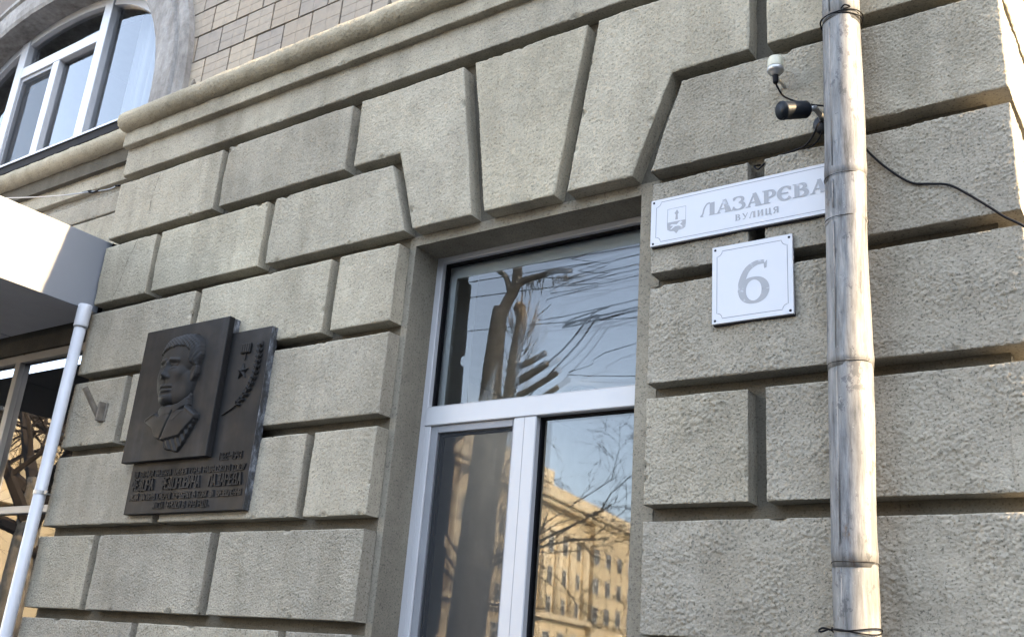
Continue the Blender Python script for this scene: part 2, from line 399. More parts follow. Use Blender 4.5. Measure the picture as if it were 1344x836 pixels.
def row(t, b, cuts, rough, ret_last=False):
    for i, (x0, x1) in enumerate(cuts):
        stone('stone_block', rect(x0, x1, Z[b], Z[t]), rough, wall, ret=((XC, .95) if ret_last and i == len(cuts)-1 else None))
def crack(P, parent):
    f_ = Flat(-.0022); r_ = random.Random(int(P[0][0]*1000)); Q = []
    for (a, b), (c, d) in zip(P, P[1:]):
        for k in range(8): Q.append((a+(c-a)*k/8+r_.uniform(-.004, .004), b+(d-b)*k/8))
    f_.ribbon(Q, [r_.uniform(.0012, .0034) for _ in Q]); f_.m.build('crack', M_SEAL, parent)
# left of the window
row('t1', 'b1', [(XL, -4.441), (-4.392, -3.417)], .08)
stone('stone_block', [(-3.357, Z['b1']), (-3.047, Z['b1']), (-2.907, Z['b2']), (-2.563, Z['b2']), (-2.698, Z['t1']), (-3.357, Z['t1'])], .08, wall)
stone('stone_block', [(-2.495, Z['b2']), (-2.127, Z['b2']), (-2.006, Z['t1']), (-2.631, Z['t1'])], .1, wall)
stone('stone_block', [(-2.067, Z['b2']), (-1.757, Z['b2']), (-1.589, Z['b1']), (-1.262, Z['b1']), (-1.252, Z['t1']), (-1.952, Z['t1'])], .15, wall)
row('t2', 'b2', [(XL, -4.918), (-4.870, -3.966)], .08)
stone('stone_block', [(-3.910, Z['b2']), (-2.953, Z['b2']), (-3.084, Z['t2']), (-3.910, Z['t2'])], .1, wall)
row('t3', 'b3', [(XL, -4.441), (-4.392, -3.414), (-3.358, XW)], .12)
row('t4', 'b4', [(XL, -4.915), (-4.862, -3.966), (-3.910, XW)], .15)
row('t5', 'b5', [(XL, -4.441), (-4.392, -3.407), (-3.361, XW)], .3)
row('t6', 'b6', [(XL, -4.910), (-4.853, -3.966), (-3.905, XW)], .52)
row('t7', 'b7', [(XL, -4.441), (-4.392, -3.407), (-3.361, XW)], .6)
row('t8', 'b8', [(XL, -4.910), (-4.853, -3.966), (-3.905, XW)], .6)
# right of the window
stone('stone_block', rect(-1.191, XC, Z['b1'], Z['t1']), .35, wall, ret=(XC, .95))
stone('stone_block', [(-1.677, Z['b2']), (XC, Z['b2']), (XC, Z['t2']), (-1.547, Z['t2'])], .45, wall, ret=(XC, .95))
row('t3', 'b3', [(XR, -1.268), (-1.208, XC)], .7, True)
row('t4', 'b4', [(XR, XC)], .85, True)
row('t5', 'b5', [(XR, -1.273), (-1.212, XC)], .95, True)
row('t6', 'b6', [(XR, XC)], 1.0, True)
row('t7', 'b7', [(XR, -1.273), (-1.212, XC)], 1.0, True)
row('t8', 'b8', [(XR, XC)], 1.0, True)
# frieze, fillet and half round moulding of the projecting bay
stone('frieze_band', rect(XL, XC, 4.397, 4.60), .06, bld, M_ST, front=-.001, rad=.006, ret=(XC, .95))
stone('fillet_band', rect(XL-.004, XC+.045, 4.585, 4.715), .06, bld, M_ST, front=-.045, back=.05, rad=.0045)
def torus(name, x0, x1, yc, zc, r, parent, cap_left):
    step = .008; nx = int((x1-x0)/step); na = 34
    xs = np.linspace(x0, x1, nx+1); th = np.linspace(-.62*math.pi, .62*math.pi, na)   # 0 = straight out
    X, T = np.meshgrid(xs, th, indexing='ij')
    h = sample(H_FINE, X, T*r+1.1)*.9
    rr = r + h
    if cap_left:
        u = np.clip((X-x0)/r, 0, 1); rr = rr*np.sqrt(np.clip(1-(1-u)**2, 0.0004, 1))
    V = np.stack([X, yc - np.cos(T)*rr, zc + np.sin(T)*rr], -1).reshape(-1, 3)
    I = np.arange(len(V)).reshape(nx+1, na); Q = np.stack([I[:-1, :-1], I[1:, :-1], I[1:, 1:], I[:-1, 1:]], -1).reshape(-1, 4)
    return link(name, mesh_np(V, Q, parent), M_MOULD, parent, sm=True)
torus('half_round_moulding', XL-.05, XC+.11, -.052, 4.755, .066, bld, True)
MB().box(XL-.03, XC+.05, -.04, .2, 4.716, 4.812).build('moulding_backing', M_MOULD, bld)
# recessed wing left of the bay
lw = MB(); lw.box(-11.0, -5.422, .175, .35, 3.4, 4.80); lw.box(-11.0, -5.422, .075, .18, 4.585, 4.70)
left_wall = lw.build('recessed_wall', M_BACK, bld)
stone('stone_block', rect(-7.6, -5.423, 3.80, 4.236), .08, left_wall, front=.11, back=.18)
stone('stone_block', rect(-7.6, -5.423, 4.246, 4.392), .08, left_wall, front=.11, back=.18)
stone('stone_block', rect(-7.6, -5.423, 4.47, 4.60), .1, left_wall, front=.112, back=.18)
stone('stone_block', rect(-7.6, -5.423, 4.397, 4.474), .9, left_wall, front=.152, back=.18)
torus('half_round_moulding', -9.0, -5.40, .06, 4.755, .066, bld, False)
MB().box(-9.0, -5.43, .07, .3, 4.71, 4.812).build('moulding_backing', M_MOULD, bld)

# upper wall with the arched window
AX, AZ = -7.20, 5.00                                 # centre of the basket arch
YU = .17                                             # tile plane
def arch(a, b, n=48, p=2.25, t0=0.0, t1=math.pi):
    out = []
    for i in range(n+1):
        t = t0+(t1-t0)*i/n; c, s = math.cos(t), math.sin(t)
        out.append((AX + a*math.copysign(abs(c)**(2/p), c), AZ + b*abs(s)**(2/p)))
    return out
IN_A, IN_B, OU_A, OU_B = 1.70, 1.46, 2.02, 1.80      # inner and outer archivolt half axes
ow = arch(OU_A-.08, OU_B-.08)
um = MB()
for i in range(len(ow)-1):
    (x0, z0), (x1, z1) = ow[i], ow[i+1]
    um.add([(x0, YU+.012, z0), (x1, YU+.012, z1), (x1, YU+.012, 9.0), (x0, YU+.012, 9.0)], [(0, 1, 2, 3)])
xr = ow[0][0]; xl = ow[-1][0]
um.box(xr, -.46, YU+.012, .6, 4.79, 9.0); um.box(-13, xl, YU+.012, .6, 4.79, 9.0)
upper = um.build('tiled_wall', M_GROUT, bld)
def tile_mesh(cols, rows, wd, hg, seed):
    r_ = random.Random(seed); m = MB(); gp = .0007
    xs = [0]+[wd*(i/cols)+r_.uniform(-.006, .006) for i in range(1, cols)]+[wd]
    for c in range(cols):
        k = rows if c == 0 or r_.random() < .8 else max(2, rows-1)
        zs = [0]+[hg*i/k for i in range(1, k)]+[hg]
        for j in range(k):
            m.box(xs[c]+(gp if c else 0), xs[c+1]-(gp if c < cols-1 else 0), -.012-r_.uniform(0, .0009), .002, zs[j]+(gp if j else 0), zs[j+1]-(gp if j < k-1 else 0), .0009)
    me = bpy.data.meshes.new('tile'); me.from_pydata(m.v, [], m.f); me.materials.append(M_TILE); return me
TW, TH, TG = .247, .203, .012
tms = [tile_mesh(c, r_, TW-TG, TH-TG, i) for i, (c, r_) in enumerate([(2, 3), (2, 3), (2, 2), (2, 3), (2, 2), (2, 3)])]
uo = loc_of(upper)
TZ0 = 5.2675 - 3*TH
for j in range(9):
    for i in range(14):
        x = -5.80 + i*TW + (.118 if j % 2 else 0) + .01; z = TZ0 + j*TH + TG/2
        dx = (x+TW/2-AX)/(OU_A-.14); dz = (z+TH/2-AZ)/(OU_B-.14)
        if abs(dx)**2.25 + max(dz, 0)**2.25 < 1.0: continue
        if z > 6.55 or (x > -3.0 and z > 5.4): continue
        o = bpy.data.objects.new('tile', random.choice(tms)); COL.objects.link(o); o.parent = upper
        o.location = Vector((x, YU+.0117-random.uniform(0, .002), z)) - uo
        o.rotation_euler = (random.uniform(-.004, .004), random.uniform(-.004, .004), random.uniform(-.006, .006))
# archivolt: swept profile round the arch (outer roll, groove, flat, inner edge, deep intrados)
prof = [(0, .60), (0, .105), (.03, .092), (.09, .088), (.14, .093), (.19, .098), (.21, .118), (.235, .118), (.25, .10), (.29, .105), (.315, .125), (.32, .2)]
t_first = -.0
NV = 90; Va = []; Fa = []
for i in range(NV+1):
    t = math.pi*i/NV; c, s = math.cos(t), math.sin(t)
    for (dr, y) in prof:
        a = IN_A+dr*(OU_A-IN_A)/.32; b = IN_B+dr*(OU_B-IN_B)/.32
        Va.append((AX + a*math.copysign(abs(c)**(2/2.25), c), y + random.uniform(-.002, .002), AZ + b*abs(s)**(2/2.25)))
npf = len(prof)
for i in range(NV):
    for k in range(npf-1): Fa.append((i*npf+k, i*npf+k+1, (i+1)*npf+k+1, (i+1)*npf+k))
for k in (0, NV):       # stilted feet down to the moulding
    b0 = len(Va)
    for (dr, y) in prof: Va.append((Va[k*npf+prof.index((dr, y))][0], y, 4.78))
    for q in range(npf-1): Fa.append((k*npf+q, k*npf+q+1, b0+q+1, b0+q))
link('archivolt', mesh_np(Va, Fa, bld), M_PLAST, bld)
aw = MB().box(AX-1.75, AX+1.75, .30, .36, 4.80, 4.93).build('arched_window', M_UPVC, bld)   # bottom rail carries the lights
YF = .28
fr = MB()
oo, ii = arch(IN_A+.02, IN_B+.02), arch(IN_A-.07, IN_B-.07)
for i in range(len(oo)-1):
    fr.add([(oo[i][0], YF, oo[i][1]), (oo[i+1][0], YF, oo[i+1][1]), (ii[i+1][0], YF, ii[i+1][1]), (ii[i][0], YF, ii[i][1]),
            (ii[i+1][0], YF+.07, ii[i+1][1]), (ii[i][0], YF+.07, ii[i][1])], [(0, 1, 2, 3), (3, 2, 4, 5)])
fr.build('frame', M_UPVC, aw)
def arch_z(x): return AZ + (IN_B-.02)*max(0, 1-abs((x-AX)/(IN_A-.02))**2.25)**(1/2.25)
LM, RM = -7.815, -6.625
for xm in (LM, RM): MB().box(xm-.055, xm+.055, YF-.012, YF+.07, 4.93, arch_z(xm), .004).build('mullion', M_UPVC, aw)
ZT = 6.055
MB().box(LM+.055, RM-.055, YF-.010, YF+.068, ZT-.05, ZT+.05, .004).build('transom', M_UPVC, aw)
MB().box(-7.28, -7.19, YF-.008, YF+.066, 4.93, ZT-.05, .004).build('mullion', M_UPVC, aw)
sf = MB(); sf.box(LM+.055, LM+.085, YF+.005, YF+.03, 4.93, ZT-.05); sf.box(-7.31, -7.28, YF+.005, YF+.03, 4.93, ZT-.05); sf.box(LM+.085, -7.31, YF+.005, YF+.03, ZT-.085, ZT-.05)
sf.build('screen_frame', M_SCRF, aw)
MB().add([(LM+.085, YF+.012, 4.93), (-7.31, YF+.012, 4.93), (-7.31, YF+.012, ZT-.085), (LM+.085, YF+.012, ZT-.085)], [(0, 1, 2, 3)]).build('insect_screen', M_SCREEN, aw)
def arch_pane(x0, x1, z0, z1, y):
    n = 16; top = [(x0+(x1-x0)*i/n) for i in range(n+1)]
    V = [(x0, y, z0), (x1, y, z0)] + [(x, y, min(z1, arch_z(x))) for x in reversed(top)]
    return MB().add(V, [tuple(range(len(V)))]).build('pane', M_GLASS, aw)
for q in ((AX-IN_A+.04, LM-.055, 4.93, 9), (RM+.055, AX+IN_A-.04, 4.93, 9), (LM+.055, RM-.055, ZT+.05, 9), (-7.19, RM-.055, 4.93, ZT-.05), (LM+.055, -7.28, 4.93, ZT-.05)): arch_pane(*q, YF+.04)
# flashing on the sill
sm_ = MB(); sm_.add([(-9, -.005, 4.878), (-5.40, -.005, 4.878), (-5.40, .30, 4.935), (-9, .30, 4.935), (-9, -.005, 4.862), (-5.40, -.005, 4.862), (-5.40, .30, 4.82), (-9, .30, 4.82)], [(0, 1, 2, 3), (0, 4, 5, 1), (1, 5, 6, 2)])
sl_ = sm_.build('sill', M_FLASH, bld); MB().box(-9, -5.41, .004, .05, 4.80, 4.861).build('sill_shade_strip', M_DARKTRIM, sl_)  # black strip under the flashing stands in for the shade below the sill
# rooms behind the glass: open boxes
def room(x0, x1, y0, y1, z0, z1):
    V = [(x, y, z) for x in (x0, x1) for y in (y0, y1) for z in (z0, z1)]
    return MB().add(V, [(0,1,3,2), (4,6,7,5), (2,3,7,6), (0,2,6,4), (1,5,7,3)]).build('room_lining', M_ROOM, bld)
room(-4.4, -1.05, .60, 5.0, .8, 3.62); room(-9.2, -5.3, .42, 4.0, 4.75, 7.4)

# main window
win = MB().box(WX0, WX0+.036, .245, .315, 1.05, WZ1+.02, .003).build('window', M_UPVC, bld)
fm = MB(); fm.box(WX1-.06, WX1, .246, .315, 1.05, WZ1+.02, .003); fm.box(WX0+.036, WX1-.06, .247, .315, WZ1-.028, WZ1+.03, .003); fm.box(WX0+.036, WX1-.06, .247, .315, 1.05, 1.12, .003)
fm.build('frame', M_UPVC, win)
MB().box(WX0+.030, WX1-.055, .238, .313, 2.645, 2.735, .004).build('transom', M_UPVC, win)
MB().box(-2.418, -2.302, .240, .312, 1.10, 2.645, .004).build('mullion', M_UPVC, win)
MB().box(-2.3625, -2.3608, .2392, .2405, 1.10, 2.644).build('weld_line', M_SCRF, win); MB().box(-2.9, -1.82, .2372, .2385, 2.7305, 2.7318).build('weld_line', M_SCRF, win); MB().box(-2.432, -2.288, .2372, .2385, 2.6458, 2.6470).build('weld_line', M_SCRF, win)
sm2 = MB(); sm2.box(WX0+.036, WX0+.066, .243, .313, 1.12, 2.645, .003)
sm2.build('sash', M_UPVC, win)
sc = MB(); x0, x1 = WX0+.066, -2.418
sc.box(x0, x0+.036, .252, .27, 1.12, 2.645, .002); sc.box(x1-.012, x1, .252, .27, 1.12, 2.645, .002); sc.box(x0+.036, x1-.012, .252, .27, 2.612, 2.645, .002)
sc.build('screen_frame', M_SCRF, win)
MB().add([(x0+.036, .262, 1.12), (x1-.012, .262, 1.12), (x1-.012, .262, 2.612), (x0+.036, .262, 2.612)], [(0, 1, 2, 3)]).build('insect_screen', M_SCREEN, win)
gk = MB()
for (a, b, c, d) in ((WX0+.036, WX1-.06, 2.735, WZ1-.028), (-2.302, WX1-.06, 1.12, 2.645), (x0+.036, x1-.012, 1.12, 2.612)):
    gk.box(a, a+.009, .272, .300, c, d); gk.box(b-.009, b, .272, .300, c, d); gk.box(a+.009, b-.009, .272, .300, d-.010, d)
gk.build('gasket', M_SEAL, win)
def pane(a, b, c, d, y, mat, tx=0.0, tz=0.0, name='pane'):
    V = []
    for (x, z) in ((a, c), (b, c), (b, d), (a, d)):
        V.append((x, y + tx*(x-(a+b)/2) + tz*(z-(c+d)/2), z))
    return MB().add(V, [(0, 1, 2, 3)]).build(name, mat, win)
up = (WX0+.036, WX1-.06, 2.735, WZ1-.028); rp = (-2.302, WX1-.06, 1.12, 2.645); lp = (x0+.03, x1-.01, 1.12, 2.62)
pane(*up, .285, M_GLASS); pane(*up, .308, M_GLASS2, -.0085, .004)
pane(*rp, .285, M_GLASS); pane(*rp, .304, M_GLASS2, .0004, -.0012)
pane(*lp, .285, M_GLASS); pane(*lp, .304, M_GLASS2, .0015, 0)
ib = MB()   # inner reveal of the window, seen through the glass
ib.box(WX0-.02, WX0+.07, .318, .338, 1.05, 3.5); ib.box(WX0+.07, WX1-.06, .318, .338, WZ1-.09, 3.5); ib.box(-3.3, WX0-.03, .339, .61, .8, 3.62); ib.box(WX1+.03, -1.0, .339, .61, .8, 3.62); ib.box(WX0-.03, WX1+.03, .339, .61, 3.53, 3.62); ib.build('inner_reveal', M_WHITE, win)

# shopfront under the canopy
YS = .20
sh = MB().box(-9.5, -5.425, YS-.02, YS+.05, 3.335, 3.385).build('shopfront', M_ALU, bld)
for xm in (-6.46, -7.6, -8.7): MB().box(xm-.03, xm+.03, YS-.025, YS+.05, .15, 3.335, .003).build('mullion', M_ALU, sh)
for a, b in ((-9.5, -8.73), (-8.67, -7.63), (-7.57, -6.49), (-6.43, -5.425)):
    MB().box(a, b, YS-.02, YS+.05, 2.325, 2.37, .003).build('transom', M_ALU, sh)
    MB().add([(a, YS+.01, 2.37), (b, YS+.01, 2.37), (b, YS+.01, 3.335), (a, YS+.01, 3.335)], [(0, 1, 2, 3)]).build('pane', M_GLASSD, sh)
    MB().add([(a, YS+.01, .3), (b, YS+.01, .3), (b, YS+.01, 2.325), (a, YS+.01, 2.325)], [(0, 1, 2, 3)]).build('pane', M_GLASSD, sh)
for a, b in ((-9.5, -6.475), (-6.445, -5.425)): MB().box(a, b, YS+.0, YS+.05, 3.385, 3.5, 0).build('header_panel', M_ALU, sh)
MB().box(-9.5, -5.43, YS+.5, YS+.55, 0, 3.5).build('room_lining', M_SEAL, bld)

# ================================================================== canopy
can = thing('entrance_canopy', 'boxy white metal entrance canopy projecting beside the drainpipe', 'canopy', (-6.9, .1, 3.49))
MB().box(-8.6, -5.45, -1.75, .10, 3.512, 3.94).build('core', M_SOFFIT, can)
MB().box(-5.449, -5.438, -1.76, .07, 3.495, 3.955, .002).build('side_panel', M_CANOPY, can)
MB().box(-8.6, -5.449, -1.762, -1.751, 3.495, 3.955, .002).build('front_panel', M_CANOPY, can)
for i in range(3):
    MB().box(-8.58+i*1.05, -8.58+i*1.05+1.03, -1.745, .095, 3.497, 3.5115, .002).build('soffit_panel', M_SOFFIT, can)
MB().box(-5.4385, -5.433, .045, .072, 3.49, 3.957).build('edge_trim', M_DARKTRIM, can)

# ================================================================== white plastic drainpipe
wp = thing('white_drainpipe', 'white plastic drainpipe running down from the canopy corner', 'drainpipe', (-5.43, -.06, 0))
MB().tube([(-5.398, -.06, 3.38), (-5.435, -.06, 1.2), (-5.445, -.06, .13)], .0335, 20).build('pipe', M_WPIPE, wp, True)
m = MB(); lathe(m, (-5.3978, -.06, 3.362), (.012, 0, 1), [(0, .034), (0, .0395), (.01, .041), (.105, .041), (.115, .0395), (.14, .0395)], 22); m.build('socket', M_WPIPE, wp, True)
m = MB(); lathe(m, (-5.4155, -.06, 2.372), (.0, 0, 1), [(0, .034), (0, .0365), (.022, .0365), (.022, .034)], 22); m.box(-5.376, -5.345, -.064, -.056, 2.374, 2.392); m.tube([(-5.4155, -.03, 2.383), (-5.4155, .01, 2.383)], .005, 8)
m.build('clamp', M_STEEL, wp)

# ================================================================== galvanised downpipe
dp = thing('metal_downpipe', 'scuffed galvanised metal downpipe in front of the street name sign', 'drainpipe', (-.90, -.115, 0))
def axx(z): return -.8715 - (3.85-z)*.0152
YP = -.113
seams = [(5.2, 3.862, .0665), (3.862, 3.250, .0672), (3.250, 3.095, .0668), (3.095, 2.602, .0665), (2.602, 1.995, .0655), (1.995, 1.30, .0635), (1.30, .35, .063)]
for i, (za, zb, r) in enumerate(seams):
    prof_n = 14; zz = [za + (zb-.018-za)*k/prof_n for k in range(prof_n+1)]
    P = []; rad = []
    sides = 40; V = []; F = []
    for k, z in enumerate(zz):
        rr = r - .0016*(k/prof_n) + (.0024 if k == prof_n-1 and i != 5 else 0) + (.0012*math.sin(z*9+i))
        for q in range(sides):
            th = 2*math.pi*q/sides
            dent = .0026*math.sin(2*th+z*4.1+i)+.0016*math.sin(3*th-z*7)-.006*math.exp(-((z-2.52)/.06)**2)*max(0, math.cos(th+.35))**6-.004*math.exp(-((z-2.9)/.05)**2)*max(0, math.cos(th+1.5))**6
            V.append((axx(z)+(rr+dent)*math.cos(th), YP+(rr+dent)*math.sin(th), z))
    for k in range(prof_n):
        for q in range(sides): F.append((k*sides+q, k*sides+(q+1) % sides, (k+1)*sides+(q+1) % sides, (k+1)*sides+q))
    F.append(tuple(range(prof_n*sides, (prof_n+1)*sides)))
    link('pipe_section', mesh_np(V, F, dp), M_GALV, dp, True)
for (za, zb, r) in seams[:-1]:
    z = zb-.004; ring = [(axx(z)+(r+.0012)*math.cos(t), YP+(r+.0012)*math.sin(t), z+.0015*math.sin(3*t+za)) for t in np.linspace(0, 2*math.pi, 40)]
    MB().tube(ring, .0013, 6).build('joint_ring', M_DIRT, dp, True)
for (za, zb, r) in seams[:-1]:
    th = R(-112); MB().tube([(axx(za-.02)+(r-.001)*math.cos(th), YP+(r-.001)*math.sin(th), za-.02), (axx(zb+.03)+(r-.0015)*math.cos(th), YP+(r-.0015)*math.sin(th), zb+.03)], .0022, 6).build('folded_seam', M_GALV, dp, True)
for z, r in ((3.868, .071), (1.797, .0675)):
    for k in range(2):
        ring = [(axx(z)+(r+.002*k)*math.cos(t), YP+(r+.002*k)*math.sin(t), z+.006*math.sin(2*t+k*2)+.007*k) for t in np.linspace(0, 2*math.pi, 30)]
        MB().tube(ring, .0022, 6).build('tie_wire', M_BLACK, dp)
tw = [(axx(1.797)-.06, YP-.03, 1.80), (axx(1.8)-.085, YP-.035, 1.806), (axx(1.8)-.10, YP-.03, 1.80), (axx(1.8)-.09, YP-.04, 1.795), (axx(1.8)-.075, YP-.03, 1.802)]
MB().tube(smooth_path(tw, 5), .003, 6).build('wire_twist', M_BLACK, dp)
tw = [(axx(3.868)+.02, YP-.072, 3.876), (axx(3.868)+.035, YP-.076, 3.885), (axx(3.868)+.05, YP-.066, 3.878), (axx(3.868)+.03, YP-.078, 3.87)]
MB().tube(smooth_path(tw, 5), .0028, 6).build('wire_twist', M_BLACK, dp)
for z in (3.868, 1.797): MB().tube([(axx(z), YP+.05, z), (axx(z), .03, z)], .006, 8).build('wall_hook', M_STEEL, dp)

# ================================================================== lettering helpers
class Flat:
    """flat polygons in x,z laid at a slightly rising offset so that none share a plane"""
    def __init__(s, y): s.m = MB(); s.y = y; s.k = 0
    def poly(s, P):
        s.k += 1; y = s.y - .00004*s.k; n = len(P)
        s.m.add([(x, y, z) for x, z in P], [tuple(range(n))]); return s
    def ribbon(s, P, wd, closed=False):
        n = len(P); wd = [wd]*n if isinstance(wd, (int, float)) else wd; s.k += 1; y = s.y - .00004*s.k; V = []
        for i in range(n):
            a = P[(i-1) % n] if closed or i > 0 else P[i]; b = P[(i+1) % n] if closed or i < n-1 else P[i]
            dx, dz = b[0]-a[0], b[1]-a[1]; l = math.hypot(dx, dz) or 1; nx, nz = -dz/l*wd[i]/2, dx/l*wd[i]/2
            V += [(P[i][0]+nx, y, P[i][1]+nz), (P[i][0]-nx, y, P[i][1]-nz)]
        s.m.add(V, [(2*i, 2*i+1, (2*i+3) % (2*n), (2*i+2) % (2*n)) for i in range(n if closed else n-1)]); return s
def arc(cx, cz, rx, rz, a0, a1, n=20): return [(cx+rx*math.cos(R(a0+(a1-a0)*i/n)), cz+rz*math.sin(R(a0+(a1-a0)*i/n))) for i in range(n+1)]
def arc_w(a0, a1, thin, thick, n=20): return [thin+(thick-thin)*abs(math.cos(R(a0+(a1-a0)*i/n)))**1.5 for i in range(n+1)]
def glyph(F, ch, x, z, wd, h):
    """decorative serif capitals; (x,z) lower left"""
    X = lambda u: x+u*wd
    W = lambda v: z+v*h
    pl = lambda *pts: F.poly([(X(a), W(b)) for a, b in pts])
    def rb(P, w): F.ribbon([(X(a), W(b)) for a, b in P], [q*wd for q in w] if isinstance(w, list) else w*wd)
    if ch == 'Л':
        pl((.60, 0), (.92, 0), (.92, 1), (.60, .97)); rb(smooth2([(.02, .03), (.16, .22), (.24, .6), (.42, .92), (.62, .97)]), .10); pl((0, -.01), (.22, -.01), (.16, .09), (0, .07)); pl((.55, 0), (.98, 0), (.98, .05), (.55, .05))
    elif ch == 'А':
        pl((.08, 0), (.20, 0), (.54, .98), (.44, .98)); pl((.60, 0), (.94, 0), (.62, 1.03), (.40, 1.0)); pl((.28, .27), (.70, .27), (.68, .36), (.30, .36)); pl((0, 0), (.30, 0), (.30, .055), (0, .055)); pl((.54, 0), (1, 0), (1, .055), (.54, .055))
    elif ch == 'З':
        F.ribbon([(X(a), W(b)) for a, b in arc(.45, .755, .36, .215, 160, -80)], [q*wd for q in arc_w(160, -80, .09, .25)])
        F.ribbon([(X(a), W(b)) for a, b in arc(.45, .28, .43, .26, 85, -155)], [q*wd for q in arc_w(85, -155, .09, .29)]); pl((.05, .74), (.18, .74), (.20, .93), (.05, .9)); pl((.0, .08), (.12, .06), (.18, .28), (.04, .28))
    elif ch == 'Р':
        pl((.12, 0), (.44, 0), (.44, 1), (.12, 1)); F.ribbon([(X(a), W(b)) for a, b in arc(.44, .70, .38, .265, 90, -90)], [q*wd for q in arc_w(90, -90, .09, .27)]); pl((.02, 0), (.56, 0), (.56, .055), (.02, .055)); pl((.02, .95), (.44, .95), (.44, 1.005), (.02, 1.005))
    elif ch == 'Є':
        F.ribbon([(X(a), W(b)) for a, b in arc(.54, .5, .42, .48, 40, 320, 28)], [q*wd for q in arc_w(40, 320, .11, .30, 28)]); pl((.2, .46), (.76, .46), (.72, .56), (.2, .56)); pl((.82, .70), (.92, .70), (.92, .95), (.80, .86))
    elif ch == 'В':
        pl((.10, 0), (.40, 0), (.40, 1), (.10, 1)); F.ribbon([(X(a), W(b)) for a, b in arc(.42, .755, .32, .215, 90, -90)], [q*wd for q in arc_w(90, -90, .08, .26)])
        F.ribbon([(X(a), W(b)) for a, b in arc(.42, .275, .41, .25, 90, -90)], [q*wd for q in arc_w(90, -90, .08, .28)]); pl((0, 0), (.42, 0), (.42, .05), (0, .05)); pl((0, .95), (.42, .95), (.42, 1.0), (0, 1.0))
    elif ch == 'У':
        pl((.05, 1), (.30, 1), (.60, .42), (.46, .36)); rb([(.92, 1), (.62, .42), (.42, .05), (.15, .05)], [.10, .12, .12, .16])
    elif ch == 'И':
        pl((.08, 0), (.34, 0), (.34, 1), (.08, 1)); pl((.66, 0), (.92, 0), (.92, 1), (.66, 1)); pl((.34, .12), (.66, .78), (.66, .90), (.34, .24))
    elif ch == 'Ц':
        pl((.08, 0), (.32, 0), (.32, 1), (.08, 1)); pl((.60, 0), (.84, 0), (.84, 1), (.60, 1)); pl((.32, 0), (.60, 0), (.60, .1), (.32, .1)); pl((.84, .1), (.84, 0), (.86, -.18), (.98, -.18), (.98, .1))
    elif ch == 'Я':
        pl((.62, 0), (.90, 0), (.90, 1), (.62, 1)); F.ribbon([(X(a), W(b)) for a, b in arc(.62, .72, .42, .24, 90, 270)], [q*wd for q in arc_w(90, 270, .10, .24)]); pl((.05, 0), (.26, 0), (.56, .48), (.40, .48))
    elif ch == '6':
        F.ribbon([(X(a), W(b)) for a, b in arc(.53, .31, .36, .285, 0, 360, 36)], [q*wd for q in arc_w(0, 360, .09, .24, 36)])
        P = smooth2([(.155, .30), (.17, .55), (.33, .82), (.60, .95), (.86, .96)]); n = len(P); F.ribbon([(X(a), W(b)) for a, b in P], [wd*(.24-.12*i/n) for i in range(n)]); pl((.84, .91), (.95, .99), (.93, .81), (.86, .79))
def smooth2(P, n=6): return [(v.x, v.y) for v in smooth_path([(a, b, 0) for a, b in P], n)]
def border(F, x0, x1, z0, z1, wd, rc, right=True):
    P = arc(x0, z1, rc, rc, -90, 0, 6) if False else None
    pts = []
    pts += [(x0, z0+rc)] + [(x0+rc*math.sin(R(90*t/6)), z0+rc*math.cos(R(90*t/6))) for t in range(7)][0:] 
    pts += [(x1-rc, z0)] + [(x1-rc*math.cos(R(90*t/6)), z0+rc*math.sin(R(90*t/6))) for t in range(7)]
    pts += [(x1, z1-rc)] + [(x1-rc*math.sin(R(90*t/6)), z1-rc*math.cos(R(90*t/6))) for t in range(7)]
    pts += [(x0+rc, z1)] + [(x0+rc*math.cos(R(90*t/6)), z1-rc*math.sin(R(90*t/6))) for t in range(7)]
    q = [pts[0]]
    for p in pts[1:]:
        if math.hypot(p[0]-q[-1][0], p[1]-q[-1][1]) > 1e-5: q.append(p)
    if math.hypot(q[0][0]-q[-1][0], q[0][1]-q[-1][1]) < 1e-5: q.pop()
    F.ribbon(q, wd, True)
def screws(spots, y, parent):
    for x, z in spots:
        m = MB(); lathe(m, (x, y+.002, z), (0, -1, 0), [(0, .0048), (.003, .0046), (.0045, .0025), (.0045, 0.0001)], 12); m.build('screw', M_SIGNEDGE, parent, True)

crack([(-5.10, 3.895), (-5.16, 3.78), (-5.19, 3.64), (-5.225, 3.545)], wall); crack([(-5.02, 4.31), (-5.05, 4.17), (-5.04, 4.06)], wall);
# ================================================================== street name sign
YG = -.018
sg = thing('street_name_sign', 'long white street name sign with shield emblem, its end behind the metal downpipe', 'sign', (-1.3, 0, 3.19))
MB().box(-1.656, -.925, YG, -.006, 3.189, 3.383, .001).build('plate', M_SIGN, sg)
MB().box(-1.6545, -.9265, -.0058, .004, 3.1855, 3.381).build('backing', M_SIGNEDGE, sg)
F = Flat(YG-.0003); border(F, -1.633, -.945, 3.203, 3.370, .0022, .020); F.m.build('border', M_SIGNLINE, sg)
F = Flat(YG-.0004); x = -1.449
for ch, wd in zip('ЛАЗАРЄВА', (.062, .068, .050, .064, .054, .055, .060, .064)):
    glyph(F, ch, x, 3.271, wd, .053); x += wd + (-.0015 if ch in 'ЛА' else .002)
F.m.build('lettering', M_PRINT, sg)
F = Flat(YG-.0004); x = -1.312
for ch, wd in zip('ВУЛИЦЯ', (.024, .026, .027, .027, .027, .025)):
    glyph(F, ch, x, 3.227, wd*.92, .025); x += wd+.0025
F.m.build('lettering', M_PRINT, sg)
F = Flat(YG-.0004)
